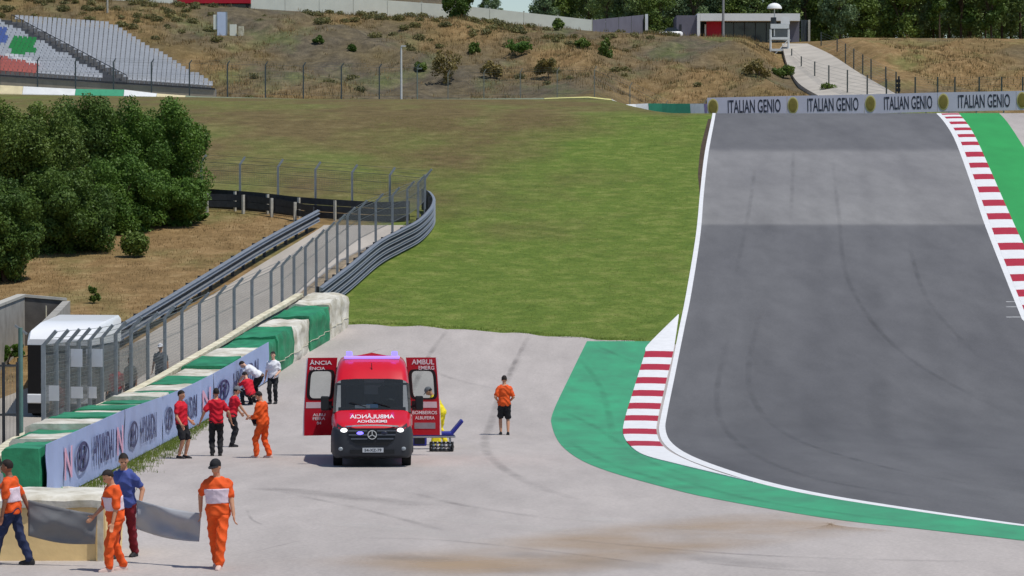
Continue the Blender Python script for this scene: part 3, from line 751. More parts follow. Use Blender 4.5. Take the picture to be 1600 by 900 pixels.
# ------------------------------------------------------------------ guardrails
WPROF = [(-0.012, -0.155), (0.035, -0.12), (0.075, -0.085), (0.035, -0.03), (0.028, 0.0), (0.035, 0.03), (0.075, 0.085), (0.035, 0.12), (-0.012, 0.155), (-0.02, 0.155), (-0.02, -0.155)]
def guardrail(path, nrails, z0, dz, label, rail_mats, post_mat, post_h, flip=False, step=2.0, post_off=-0.14, name='guardrail', zs=1.0, backing=False):
    root = root_at(name, path[0], label, 'guardrail')
    pf = [((-a if flip else a) * (1.0 if zs == 1 else 1.5), b * zs) for a, b in WPROF]  # wave depth exaggerated on slimmer rails to deepen their shading
    if backing:
        mb = MB(); mb.sweep([p + Vector((0, 0, z0 - 0.1)) for p in path], [(-0.05, 0), (-0.035, 0), (-0.035, dz * (nrails - 1) + 0.2), (-0.05, dz * (nrails - 1) + 0.2)]); relb(mb, 'backing_strip', steel_dk, root)
    for k in range(nrails):
        mb = MB(); mb.sweep([p + Vector((0, 0, z0 + dz * k)) for p in path], pf); relb(mb, 'rail', rail_mats, root, smooth=True)
    for p, q in zip(resample(path, step), resample(path, step)[1:]):
        d = (q - p); d.z = 0; d.normalize(); r = d.cross(Vector((0, 0, 1)))
        off = -post_off if flip else post_off
        mb = MB(); c = p + d * 0.3 + r * off
        c.z = gzs(c.x, c.y); ang = math.atan2(d.y, d.x); R = Matrix.Rotation(ang, 3, 'Z')
        mb.box(c + Vector((0, 0, post_h / 2 - 0.05)), (0.10, 0.14, post_h + 0.1), R); relb(mb, 'post', post_mat, root)
    return root
def gpath(pix, h=0.0, n=5): return [G(p.x, p.y) for p in [P(q.x, q.y, h) for q in crom([Vector((a, b, 0)) for a, b in pix], n)]]
lg = gpath([(118, 590), (190, 543), (260, 500), (330, 456), (400, 412), (450, 383), (497, 357)])
guardrail(lg, 2, 0.42, 0.37, 'straight grey two-rail guardrail between the dry bank and the service road', steel_m, steel_dk, 0.9, zs=0.8, backing=True)
ca = gpath([(500, 492), (545, 456), (590, 417), (625, 397), (652, 382), (671, 363), (677, 347), (670, 334), (660, 330)], n=8)
guardrail(ca, 4, 0.17, 0.285, 'curved four-rail silver guardrail at the corner of the grass', steel_m, steel_dk, 1.1, step=1.6, zs=0.62, backing=True)  # dark backing added so the gaps between rails look shaded
fb = gpath([(250, 322), (320, 326), (400, 332), (470, 340), (540, 345), (600, 348), (640, 346)])
guardrail(fb, 3, 0.20, 0.33, 'dark three-rail guardrail seen from behind across the end of the service road', steel_dk, pale_post, 1.0, flip=True, step=2.0, post_off=-0.15)  # rails coloured dark for the shade on their rear side
nb_ = gpath([(316, 331), (377, 333), (428, 339), (462, 345), (490, 352)])
guardrail(nb_, 2, 0.42, 0.34, 'short dark guardrail with pale posts round the tip of the dry bank', steel_dk, pale_post, 0.95, flip=True, step=1.9, post_off=-0.12)

# ------------------------------------------------------------------ debris fences
def fence(path, step, h0, label, arm, zb=0.0, wires=True, post_r=0.055, group=None, m=None, mesh_dz=0.10, mesh_dx=0.10, wr=0.003, name='debris_fence', arm_up=0.36):
    """posts with a cranked top, line wires and woven mesh"""
    pts = resample(path, step); root = root_at(name, pts[0], label, 'fence', group); arm = Vector(arm); m = m or post_m
    hf = h0 if callable(h0) else (lambda y, q=h0: q)
    for p in pts:
        h1 = float(hf(p.y)); b = G(p.x, p.y); t = b + Vector((0, 0, h1))
        mb = MB(); mb.box((b + t) / 2, (post_r * 2, post_r * 2, h1)); e = t + arm + Vector((0, 0, arm_up))
        if arm.length > 0: mb.bar(t - Vector((0, 0, 0.03)), e, post_r * 1.6, post_r * 1.6)
        relb(mb, 'post', m, root)
    if wires:
        fine = resample(path, 0.5); mb = MB()
        nzs = max(2, int((hf(pts[0].y) - zb) / mesh_dz))
        for i in range(nzs + 1):
            f = i / nzs
            for p, q in zip(pts, pts[1:]):
                mb.bar(G(p.x, p.y, zb + (hf(p.y) - zb) * f), G(q.x, q.y, zb + (hf(q.y) - zb) * f), wr * 2, wr * 2)
        for p, q in zip(pts, pts[1:]):
            n = max(1, int((q - p).length / mesh_dx))
            for k in range(n):
                c = p.lerp(q, (k + 0.5) / n); mb.bar(G(c.x, c.y, zb), G(c.x, c.y, float(hf(c.y))), wr * 2, wr * 2)
        o = relb(mb, 'wire_mesh', wire_m, root, fixn=False); o['kind'] = 'stuff'
        mb = MB()
        for f in (0.99, 0.62, 0.02):
            for p, q in zip(pts, pts[1:]): mb.bar(G(p.x, p.y, zb + (hf(p.y) - zb) * f), G(q.x, q.y, zb + (hf(q.y) - zb) * f), 0.014, 0.014)
        for f in (0.45, 0.95):
            for p, q in zip(pts, pts[1:]):
                o_ = arm * f + Vector((0, 0, arm_up * f)); mb.bar(G(p.x, p.y, float(hf(p.y))) + o_, G(q.x, q.y, float(hf(q.y))) + o_, 0.012, 0.012)
        relb(mb, 'line_wire', wire_m, root, fixn=False)
    return root, pts
fpix = crom([p for p in wall_path[6::4]], 3)
fpath = []
for p, q in zip(fpix, fpix[1:]):
    n = out_n(p, q); fpath.append(G(p.x - n.x * 0.28, p.y - n.y * 0.28))
fpath = [p for p in fpath if p.y > 82.0]
tail = [P(545, 420), P(590, 393), P(628, 374), P(652, 358), P(664, 345)]
fpath = fpath + [G(p.x, p.y) for p in tail if p.y > fpath[-1].y + 1]
FP = crom(fpath, 3)
froot, fpts = fence(FP, 2.75, lambda y: float(np.interp(y, [100, 162], [3.0, 2.1])), 'tall grey debris fence with cranked posts along the tyre wall', (0.34, -0.04, 0), zb=1.0)
c0 = P(664, 340)
ff = [G(p.x, p.y) for p in [P(255, 308), P(320, 312), P(400, 317), P(480, 323), P(560, 330), P(620, 335), P(664, 340)]]
fence(ff, 2.35, 1.95, 'debris fence with cranked posts above the dark guardrail at the road end', (0.26, 0.1, 0), zb=0.9)

# shade netting tied to the near bays of the fence, with paper notices
net_m = veil_mat('grey_shade_netting', srgb(126, 121, 114), 0.60, 6.0, 0.10)
bay = [p for p in fpts if 81.0 < p.y < 106]
mb = MB(); rings = []
for i, p in enumerate(resample(bay, 0.5)):
    top = np.interp(i, [0, 12, 30, 60], [2.75, 2.65, 2.5, 2.35])
    rings.append([G(p.x - 0.07, p.y, 1.25 + 0.04 * math.sin(i * 0.9)), G(p.x - 0.07 - 0.03 * math.sin(i * 0.7), p.y, 1.9), G(p.x - 0.07, p.y, top)])
mb.loft(rings, False, False); relb(mb, 'shade_netting', net_m, froot, fixn=False)
paper_m = mat('white_notice_paper', srgb(226, 228, 234), 0.6, 0.03, 3)
def on_fence(px, py):
    best = None
    for p in resample(FP, 0.1):
        q = G(p.x, p.y); s = F / q.y; sx = 800 + q.x * s
        if best is None or abs(sx - px) < best[0]: best = (abs(sx - px), q)
    q = best[1]; w = at(px, py, q.y); return Vector((q.x + 0.06, q.y, w.z))
fdir = (bay[-1] - bay[0]); fdir.z = 0; fdir.normalize()
for px, py, w, h in ((110, 559, 24, 28), (142, 559, 25, 28), (76, 614, 18, 24), (110, 613, 25, 18), (138, 613, 14, 18)):
    o = on_fence(px, py); s = F / o.y; ww = 0.5 * w / 24; hh = h / s
    nn = Vector((fdir.y, -fdir.x, 0)); tr = Vector((1, -0.25, 0)).normalized()
    mb = MB(); M = frame_mat(o + Vector((0.03, -0.06, 0)), tr, (0, 0, 1))
    mb.add([M @ Vector((x * ww / 2, z * hh / 2, dz)) for dz in (0, 0.008) for x, z in ((-1, -1), (1, -1), (1, 1), (-1, 1))], [(3, 2, 1, 0), (4, 5, 6, 7), (0, 1, 5, 4), (1, 2, 6, 5), (2, 3, 7, 6), (3, 0, 4, 7)])
    tag(mb.build('paper_notice', paper_m), 'white notice board on the fence netting, in ' + {110559: 'the upper pair beside the truck cab', 142559: 'the upper pair away from the cab', 76614: 'the lower row nearest the dark cab front', 110613: 'the lower row middle', 138613: 'the lower row farthest from the cab'}[px * 1000 + py], 'notice', 'notices on the fence netting')
# tall steel mast and gate at the near end of the fence
rt = root_at('fence_mast', P(33, 735), 'tall green grey mast with slanted arm at the end of the fence', 'mast')
q = Vector(rt.location); mb = MB(); top = at(33, 512, q.y)
mb.tube(q - Vector((0, 0, 0.05)), Vector((q.x, q.y, top.z)), 0.06, 0.055, 10); relb(mb, 'pole', mat('green_grey_paint', srgb(96, 128, 122), 0.5, 0.1, 5), rt, smooth=True)
mb = MB(); mb.bar(Vector((q.x + 0.16, q.y, top.z - 0.16)), Vector((q.x - 0.14, q.y, top.z + 0.06)), 0.05, 0.05); relb(mb, 'arm', steel_m, rt)
g0 = P(-60, 745); g1_ = P(28, 742)
rt = root_at('wire_gate', g0, 'dark framed wire gate beside the mast', 'gate')
for k in range(5):
    c = g0.lerp(g1_, k / 4); mb = MB(); mb.box(G(c.x, c.y, 1.35), (0.07, 0.07, 2.7)); relb(mb, 'upright', steel_dk, rt)
for z in (0.3, 1.45, 2.62):
    mb = MB(); mb.bar(G(g0.x, g0.y, z), G(g1_.x, g1_.y, z), 0.05, 0.05); relb(mb, 'cross_bar', steel_dk, rt)
mb = MB()
for k in range(40):
    c = g0.lerp(g1_, k / 40); mb.bar(G(c.x, c.y, 0.3), G(c.x, c.y, 2.6), 0.008, 0.008)
o = relb(mb, 'wire_mesh', wire_m, rt, fixn=False); o['kind'] = 'stuff'

# concrete retaining walls of the underpass left of the truck
rt = root_at('retaining_wall', P(40, 560), 'concrete retaining walls of a sunken passage below the dry bank', 'wall')
def wallseg(a, b, za, zb_, th, m, name):
    mb = MB(); d = (b - a); d.z = 0; d.normalize(); n = Vector((d.y, -d.x, 0)) * th / 2
    mb.loft([[a + n - Vector((0, 0, 3)), a - n - Vector((0, 0, 3)), a - n + Vector((0, 0, za)), a + n + Vector((0, 0, za))],
             [b + n - Vector((0, 0, 3)), b - n - Vector((0, 0, 3)), b - n + Vector((0, 0, zb_)), b + n + Vector((0, 0, zb_))]], True, True)
    return relb(mb, name, m, rt)
A = at(-60, 500, 108); B = at(34, 464, 122); Cc = at(104, 470, 122.4); Dd = at(48, 512, 108)
wallseg(A, B, 0, 0, 0.25, conc_m, 'wing_wall'); wallseg(B, Cc, 0.0, 0.0, 0.25, mat('dark_grey_concrete', srgb(96, 92, 88), 0.9, 0.25, 1.2, bump=0.3), 'end_wall'); wallseg(Cc, at(60, 515, 104), 0.0, 0.0, 0.28, conc_m, 'wing_wall')  # end wall in a darker grey than the wing walls
for a, b in ((A, B), (B, Cc)):
    mb = MB(); mb.bar(a + Vector((0, 0, 0.06)), b + Vector((0, 0, 0.06)), 0.34, 0.10); relb(mb, 'coping', mat('light_coping', srgb(182, 178, 168), 0.9, 0.1, 2), rt)
mb = MB(); p = at(72, 492, 121.9); mb.tube(p - Vector((0, 0, 1.0)), p + Vector((0, 0, 0.35)), 0.03); relb(mb, 'pipe', cream_m, rt)

# ------------------------------------------------------------------ background: boards, far barrier, fence, grandstand
board_m = mat('lavender_board', srgb(196, 194, 214), 0.5, 0.05, 0.8)
gold_m = mat('olive_gold_print', srgb(128, 116, 52), 0.5, 0.15, 3); goldrim = mat('gold_rim_print', srgb(190, 180, 120), 0.5, 0.1, 3)
BX = [(1114, 1239), (1239, 1360), (1360, 1474), (1474, 1597), (1597, 1720), (1720, 1843)]
YB = 236.0
def board_top(px): return np.interp(px, [1100, 1239, 1360, 1474, 1600, 1850], [153, 150, 147.5, 144.5, 142, 138])
for i, (xa, xb) in enumerate(BX):
    a = at(xa - 9, board_top(xa), YB); b = at(xb - 9.6, board_top(xb), YB); base = gzs(a.x, YB)
    who = ['where the white line meets the crest', 'second along from the crest corner', 'third along, behind the black signal', 'fourth along, above the green run-off', 'fifth along, past the green run-off', 'sixth along, past the green run-off'][i]
    rt = root_at('advertising_board', Vector((a.x, YB, base)), 'pale lavender lettered trackside board, ' + who, 'board', 'lettered boards beyond the crest')
    mb = MB(); mb.add([Vector((p.x, YB + dy, z)) for dy in (0, 0.12) for p, z in ((a, a.z - 1.42), (b, b.z - 1.42), (b, b.z), (a, a.z))], [(3, 2, 1, 0), (4, 5, 6, 7), (0, 1, 5, 4), (1, 2, 6, 5), (2, 3, 7, 6), (3, 0, 4, 7)])
    relb(mb, 'panel', board_m, rt)
    for f in (0.15, 0.5, 0.85):
        c = a.lerp(b, f); mb = MB(); mb.box((c.x, YB + 0.2, (base + c.z) / 2 - 0.1), (0.09, 0.09, c.z - base)); relb(mb, 'post', steel_m, rt)
    r = (b - a).normalized(); ce = at(xa, board_top(xa) + 14.5, YB - 0.02)
    mb = MB(); mb.ell(ce, (0.40, 0.02, 0.62), None, 24, 12); relb(mb, 'emblem', goldrim, rt, smooth=True)
    mb = MB(); mb.ell(ce - Vector((0, 0.02, 0)), (0.32, 0.02, 0.52), None, 24, 12); relb(mb, 'emblem_field', gold_m, rt, smooth=True)
    mb = MB()
    tx = at((xa + xb) / 2 + 2, board_top((xa + xb) / 2) + 14.5, YB - 0.012)
    rel(put_text('ITALIAN GENIO', tx, r, (0, 0, 1), (xb - xa) * 0.66 * YB / F, 0.98, mat('dark_slate_print', srgb(46, 48, 66), 0.5, 0.05, 3), None), rt)

# low padded barrier along the far edge of the field, one block each
cols = {'w': mat('white_barrier_paint', srgb(222, 222, 220), 0.7, 0.06, 2), 'g': mat('green_barrier_paint', srgb(56, 150, 112), 0.7, 0.1, 2), 'y': mat('pale_yellow_barrier_paint', srgb(214, 206, 130), 0.7, 0.1, 2), 't': mat('cream_barrier_paint', srgb(214, 200, 160), 0.7, 0.1, 2), 'k': mat('dull_green_barrier_paint', srgb(128, 136, 112), 0.7, 0.15, 2), 'p': mat('lilac_barrier_paint', srgb(150, 130, 170), 0.7, 0.1, 2)}
seg = [(-60, 0, 't'), (0, 36, 't'), (36, 118, 'w'), (118, 194, 'g'), (194, 245, 'w'), (245, 290, 't'), (290, 345, 'k'), (345, 400, 'k'), (400, 500, 'k'), (500, 600, 'k'), (600, 700, 'k'), (700, 850, 'k'), (850, 955, 'y'), (955, 1013, 'w'), (1013, 1078, 'g'), (1078, 1100, 'w'), (1100, 1106, 'p')]
btop = lambda x: np.interp(x, [-60, 0, 118, 194, 245, 345, 500, 700, 850, 955, 1013, 1100], [131, 133, 139, 140, 146, 153.0, 160, 165.5, 167.5, 164.5, 161.5, 162])
YF = 289.0
def YFx(px): return float(np.interp(px, [0, 500, 850, 1000, 1106], [289, 289, 275, 252, 238]))
place = {'t': 'cream', 'w': 'white', 'g': 'green', 'y': 'pale yellow', 'k': 'dull green', 'p': 'lilac'}
cnt = {}
for xa, xb, k in seg:
    Ya, Yb = YFx(xa), YFx(xb); a = at(xa + 0.2, btop(xa), Ya); b = at(xb - 0.2, btop(xb), Yb); cnt[k] = cnt.get(k, 0) + 1
    mb = MB(); rings = []
    for t in np.linspace(0, 1, 4):
        p = a.lerp(b, t); gb = gzs(p.x, p.y); zt = max(p.z, gb + 0.25)
        fo_ = 2.2 if xa >= 850 else 0.5  # front foot pushed forward by the boards so the sloped face catches sun
        gf = gzs(p.x, p.y - fo_); rings.append([Vector((p.x, p.y - fo_, gf - 0.05)), Vector((p.x, p.y - fo_ + 0.05, gf + 0.15)), Vector((p.x, p.y + 0.1, zt)), Vector((p.x, p.y + 0.5, zt)), Vector((p.x, p.y + 0.6, gb - 0.05))])
    mb.loft(rings, True, True)
    near_w = 'below the grandstand' if xb < 340 else ('along the foot of the bank' if xb <= 860 else 'beside the lettered boards')
    lab = place[k] + ' low barrier length at the field edge ' + near_w
    if k == 'w' and xb < 200: lab += ', before the green length'
    if k == 'w' and 200 < xb < 300: lab += ', after the green length'
    if k == 'w' and xb == 1013: lab = 'white low barrier length between the yellow and green lengths near the boards'
    if k == 'w' and xb == 1100: lab = 'short white low barrier length between the green length and the lilac end'
    if k == 't' and xb == 0: lab += ', at its far end'
    if k == 't' and xb == 290: lab += ' by its lowest corner'
    grp = 'far barrier lengths'
    tag(mb.build('barrier_length', cols[k]), lab, 'barrier', grp)

# fence along the foot of the bank
xs = [-60, 1, 62, 123, 184, 240, 297, 350, 404, 460, 523, 588, 652]
pt = [at(x, np.interp(x, [0, 240, 400, 660], [137, 148, 158, 165]), 291.5) for x in xs]
fence([G(p.x, p.y) for p in pt], 3.5, 3.3, 'slender dark debris fence along the foot of the bank and grandstand', (0.22, 0.05, 0), zb=0.6, m=mat('dark_green_grey_post', srgb(72, 82, 84), 0.6, 0.1), mesh_dz=0.3, mesh_dx=0.3, post_r=0.06, arm_up=0.3)
pt = [at(x, 168, np.interp(x, [700, 1100], [285, 262])) for x in np.linspace(700, 1100, 11)]
fence([G(p.x, p.y) for p in pt], 4.5, 2.6, 'thin pale debris fence below the grassy bank beside the boards', (0.2, 0, 0), zb=0.6, m=mat('pale_grey_post', srgb(140, 140, 132), 0.7, 0.1), mesh_dz=0.3, mesh_dx=0.3, post_r=0.04, arm_up=0.3)
# ------------------------------------------------------------------ grandstand on the left of the bank
seat_w = mat('pale_grey_seat', srgb(208, 208, 210), 0.5, 0.06, 2); seat_g = mat('green_seat', srgb(70, 168, 96), 0.5, 0.06, 2)
seat_r = mat('red_seat', srgb(214, 132, 120), 0.5, 0.06, 2); seat_x = mat('bright_white_seat', srgb(240, 240, 238), 0.5, 0.03, 2); seat_b = mat('blue_seat', srgb(110, 130, 190), 0.5, 0.06, 2)
tier_m = mat('grandstand_concrete', srgb(128, 126, 124), 0.9, 0.12, 1.0)
def grandstand():
    rows = 21; Y0, Y1 = 296.0, 322.0
    rt = root_at('grandstand', at(100, 135, Y0), 'open grandstand of pale seats with a green, white and red patch', 'grandstand')
    tiers = MB(); steps = MB()
    for r in range(rows):
        t = r / (rows - 1); Y = Y0 + (Y1 - Y0) * t
        yl = 113 - 5 - t * 82     # pixel height of the row at x = 0 (rows fall slightly to the right)
        def yp(px): return (yl + px * 0.072)
        xr = 333 - t * 160; xs1 = 196 - t * 178; xs0 = xs1 - 32
        def pt(px, dz=0.0, dy=0.0):
            p = at(px, yp(px), Y); return Vector((p.x, p.y + dy, p.z + dz))
        dY = (Y1 - Y0) / (rows - 1)
        # concrete step under the row
        a, b = pt(-60), pt(xr + 3)
        a.z -= 0.42; b.z -= 0.42
        tiers.add([a, b, b + Vector((0, dY + 0.1, 0)), a + Vector((0, dY + 0.1, 0)), a - Vector((0, 0, 0.9)), b - Vector((0, 0, 0.9)), b + Vector((0, dY + 0.1, -0.9)), a + Vector((0, dY + 0.1, -0.9))],
                  [(0, 1, 2, 3), (4, 5, 1, 0), (5, 6, 2, 1), (6, 7, 3, 2), (7, 4, 0, 3)])
        sa, sb = pt(xs0, -0.30, -0.02), pt(xs1, -0.30, -0.02)
        steps.add([sa, sb, sb + Vector((0, dY, 0)), sa + Vector((0, dY, 0)), sa - Vector((0, 0, 0.55)), sb - Vector((0, 0, 0.55))], [(0, 1, 2, 3), (4, 5, 1, 0)])
        for (xa, xb) in ((-40, xs0 - 1), (xs1 + 3, xr)):
            if xb - xa < 6: continue
            mb = MB(); n = int((xb - xa) / 7.4); off = (r * 1.9) % 7.4
            for k in range(n):
                px = xa + off + k * 7.4; p = pt(px + 3.7)
                mi = 0
                if xb < xs1:
                    q = yp(px)
                    if 12 < px < 50 and 60 < q < 86 and q < 92 - (px - 12) * 0.12: mi = 1
                    if q >= 84 + (px - 8) * 0.28 and q < 91 + (px - 8) * 0.28 and 6 < px < 60: mi = 3
                    if q >= 92 + (px - 8) * 0.22 and q < 112 and -40 < px < 54: mi = 2
                    if px < 6 and 45 < q < 70: mi = 4
                w = 0.185
                mb.box((p.x, p.y + 0.18, p.z - 0.10), (w * 2, 0.36, 0.06), None, mi); mb.box((p.x, p.y + 0.36, p.z + 0.10), (w * 2, 0.06, 0.42), None, mi)
                mb.box((p.x, p.y + 0.22, p.z - 0.26), (0.07, 0.07, 0.34), None, mi)
            relb(mb, 'seat_row', [seat_w, seat_g, seat_r, seat_x, seat_b], rt)
    relb(tiers, 'tier', tier_m, rt); relb(steps, 'stairway', mat('stair_concrete', srgb(104, 104, 106), 0.9, 0.12, 1.0), rt)
    # front wall and dark handrail at the foot
    a, b = at(-60, 116, Y0 - 0.8), at(336, 141, Y0 - 0.8)
    mb = MB(); mb.loft([[p + Vector((0, dy, dz)) for dy, dz in ((0, -1.3), (0, 0), (0.3, 0), (0.3, -1.3))] for p in (a, b)], True, True); relb(mb, 'front_wall', mat('sandy_concrete', srgb(170, 160, 142), 0.9, 0.12, 1.2), rt)
    mb = MB(); mb.bar(a + Vector((0, -0.05, 0.12)), b + Vector((0, -0.05, 0.12)), 0.1, 0.14); relb(mb, 'kick_rail', steel_dk, rt)
    # railing beside the stairway
    pts = [at(198 - t * 180, 113 - 5 - t * 82 + (198 - t * 180) * 0.072 - 3, Y0 + (Y1 - Y0) * t) for t in np.linspace(0, 1, 22)]
    mb = MB()
    for p in pts: mb.bar(p - Vector((0, 0, 0.7)), p + Vector((0, 0, 0.12)), 0.05, 0.05)
    for p, q in zip(pts, pts[1:]): mb.bar(p + Vector((0, 0, 0.1)), q + Vector((0, 0, 0.1)), 0.05, 0.06)
    relb(mb, 'handrail', steel_dk, rt)
grandstand()

# ------------------------------------------------------------------ buildings and walls on top of the bank
ivory = mat('ivory_wall_panel', srgb(238, 238, 222), 0.85, 0.05, 0.7, bump=0.1)
slate = mat('slate_grey_render', srgb(112, 110, 122), 0.85, 0.08, 0.8)
whitew = mat('white_render', srgb(236, 236, 234), 0.7, 0.03, 1)
redp = mat('bright_red_panel', srgb(190, 24, 48), 0.6, 0.06, 1)
darkglass = glass_mat('dark_window_glass', (0.35, 0.42, 0.42), 0.12, 0.06)
dkint = mat('dark_interior', srgb(52, 58, 58), 0.8, 0.2, 1)
YW = 357.0
def wall_run(pix_top, pix_bot, step_px, label, rtname='boundary_wall'):
    xa, xb = pix_top[0][0], pix_top[-1][0]; n = max(1, round((xb - xa) / step_px))
    fx = lambda tab, x: float(np.interp(x, [p[0] for p in tab], [p[1] for p in tab]))
    rt = root_at(rtname, at(xa, fx(pix_bot, xa), YW), label, 'wall')
    for k in range(n):
        x0 = xa + (xb - xa) * k / n; x1 = xa + (xb - xa) * (k + 1) / n
        a0, b0 = at(x0 + 0.25, fx(pix_top, x0), YW), at(x1 - 0.25, fx(pix_top, x1), YW); za, zb = at(x0, fx(pix_bot, x0), YW).z - 1.2, at(x1, fx(pix_bot, x1), YW).z - 1.2
        mb = MB(); mb.add([Vector((a0.x, YW + d, za)) for d in (0, .2)][:1] + [Vector((b0.x, YW, zb)), b0, a0, Vector((a0.x, YW + .2, za)), Vector((b0.x, YW + .2, zb)), b0 + Vector((0, .2, 0)), a0 + Vector((0, .2, 0))],
                          [(0, 1, 2, 3), (7, 6, 5, 4), (3, 2, 6, 7), (0, 3, 7, 4), (1, 5, 6, 2)])
        relb(mb, 'panel', ivory, rt)
        mb = MB(); p = at(x1, fx(pix_top, x1), YW); mb.box((p.x, YW + 0.24, p.z - 1.3), (0.18, 0.1, 2.9)); relb(mb, 'joint_post', mat('joint_grey', srgb(150, 150, 140), 0.9, 0.1), rt)
wall_run([(60, -14), (270, -9)], [(60, 0), (270, 12)], 53, 'ivory panelled boundary wall beside the red fascia building')
wall_run([(392, -8), (560, -3), (725, 9), (925, 31)], [(392, 19), (560, 29), (725, 37), (925, 55)], 53, 'long ivory panelled boundary wall along the top of the bank')
def bxp(rt, name, m, xa, ya, xb, yb, Y, depth, bevel=0.0):
    """box whose camera side fills a pixel rectangle at distance Y"""
    a = at(xa, yb, Y); b = at(xb, ya, Y); mb = MB(); mb.box(((a.x + b.x) / 2, Y + depth / 2, (a.z + b.z) / 2), (b.x - a.x, depth, b.z - a.z)); return relb(mb, name, m, rt)
rt = root_at('pit_building', at(330, 22, 359), 'low building with red fascia and dark window bays at the bank top', 'building')
bxp(rt, 'fascia', redp, 277, -14, 391, 5, 358.4, 6); bxp(rt, 'back_wall', mat('grey_green_wall', srgb(112, 122, 116), 0.85, 0.1, 1), 268, 2, 391, 26, 359.6, 5)
for x in (279, 313, 347, 385): bxp(rt, 'column', steel_dk, x, 3, x + 5, 24, 358.8, 0.4)
for x0, x1 in ((284, 313), (318, 347), (352, 385)): bxp(rt, 'window', darkglass, x0 + 1, 6, x1 - 1, 19, 359.5, 0.06)
YC = P(346, 55, 0, 250).y
rt = root_at('equipment_cabinet', at(345, 52, YC), 'tall pale blue equipment cabinet on the bank below the red fascia', 'cabinet')
bxp(rt, 'door', mat('pale_blue_enamel', srgb(206, 218, 240), 0.5, 0.04, 2), 339.5, 19, 352.5, 56, YC, 0.1); bxp(rt, 'side_box', ivory, 333.5, 23, 338.8, 46, YC + 0.1, 0.5); bxp(rt, 'cabinet_body', mat('cabinet_grey', srgb(140, 150, 160), 0.6, 0.08), 339.4, 18.5, 354, 58, YC + 0.13, 0.9)
rt = root_at('meter_box', at(364, 52, YC), 'pair of small cream meter boxes beside the pale blue cabinet', 'cabinet')
bxp(rt, 'box', ivory, 359, 38, 369, 58, YC + 0.2, 0.5); bxp(rt, 'box', cream_m, 372.5, 41, 380.5, 60, YC, 0.5)
rt = root_at('screen_wall', at(960, 56, 365), 'slate grey screen wall with white end pillar on the bank top', 'wall')
a, b = at(926, 31, YW + 0.3), at(1006, 23, 372)
for k in range(4):
    p, q = a.lerp(b, k / 4 + 0.003), a.lerp(b, (k + 1) / 4 - 0.003); mb = MB()
    mb.loft([[p, p + Vector((0, 0.2, 0)), p + Vector((0, 0.2, -3.2)), p + Vector((0, 0, -3.2))], [q, q + Vector((0, 0.2, 0)), q + Vector((0, 0.2, -3.2)), q + Vector((0, 0, -3.2))]], True, True); relb(mb, 'panel', slate, rt)
bxp(rt, 'end_pillar', whitew, 1008, 22, 1012.5, 62, 371.5, 0.4)
# pavilion with red door
rt = root_at('pavilion', at(1155, 66, 366), 'flat-roofed pavilion with white frame, red door and dark glazing', 'building')
bxp(rt, 'side_wing', slate, 1057, 24, 1089, 68, 365.6, 8); bxp(rt, 'wing_door', steel_dk, 1061.5, 38, 1065, 64, 365.55, 0.05)
bxp(rt, 'frame_post', whitew, 1089.3, 21, 1094, 68, 365, 8.4); bxp(rt, 'roof_fascia', whitew, 1094.2, 21, 1250, 32.5, 365, 8.4)
bxp(rt, 'glazed_wall', dkint, 1094.5, 32.6, 1248, 70, 367.2, 5.5)
d = bxp(rt, 'door', redp, 1104, 32.8, 1127, 70, 366.6, 0.5)
bxp(rt, 'door_frame', whitew, 1101, 38, 1103.5, 68, 366.7, 0.3)
for i in range(7):
    x0 = 1130 + i * 17; bxp(rt, 'window', darkglass, x0, 34, x0 + 15.6, 66, 367.1, 0.05); bxp(rt, 'mullion', steel_dk, x0 + 15.7, 33, x0 + 16.8, 68, 367.0, 0.1)
bxp(rt, 'end_wall', slate, 1232, 33, 1249, 72, 366.4, 0.6)
rt = root_at('screen_fence', at(1260, 66, 368), 'row of dark upright boards with pale end post right of the pavilion', 'fence')
for i in range(5): bxp(rt, 'board', mat('dark_slat', srgb(74, 82, 88), 0.7, 0.1), 1251.5 + i * 2.1, 31, 1253 + i * 2.1, 72, 368 + 0.05 * i, 0.1)
bxp(rt, 'end_post', pale_post, 1262.6, 31, 1266, 70, 368, 0.25)
# small white car parked behind the crest
def parked_car():
    p = at(1043, 62.5, 366); rt = root_at('parked_car', p, 'small white car parked beside the slate grey wing', 'car')
    s = Vector((p.x, p.y, p.z)); mb = MB(); rings = []
    for y, w, z0, z1 in ((-2.0, 0.72, 0.35, 0.68), (-1.7, 0.84, 0.22, 0.82), (-0.9, 0.86, 0.2, 0.92), (0.6, 0.86, 0.2, 0.95), (1.7, 0.84, 0.22, 0.95), (1.95, 0.74, 0.35, 0.8)):
        rings.append([s + Vector((y * 0.8 + 0.15, x * 0.9, z)) for x, z in ((-w, z0), (w, z0), (w, z1 - 0.12), (w * 0.85, z1), (-w * 0.85, z1), (-w, z1 - 0.12))])
    mb.loft(rings, True, True); relb(mb, 'body', mat('white_car_paint', srgb(232, 232, 232), 0.3, 0.03, 1, coat=0.5), rt, smooth=True)
    mb = MB(); rings = []
    for y, w, z1 in ((-0.9, 0.74, 0.93), (-0.25, 0.66, 1.38), (0.9, 0.66, 1.40), (1.55, 0.72, 0.96)):
        rings.append([s + Vector((y * 0.8 + 0.15, x * 0.9, z)) for x, z in ((-w, 0.9), (w, 0.9), (w * 0.9, z1), (-w * 0.9, z1))])
    mb.loft(rings, True, True); relb(mb, 'cabin_glass', darkglass, rt, smooth=True)
    for y in (-1.15, 1.2):
        for x in (-0.78, 0.78):
            c = s + Vector((y * 0.8 + 0.15, x * 0.9, 0.3)); mb = MB(); mb.tube(c - Vector((0, 0.09, 0)), c + Vector((0, 0.09, 0)), 0.3, n=14); relb(mb, 'wheel', mat('tyre_black', srgb(34, 34, 36), 0.9, 0.1), rt)
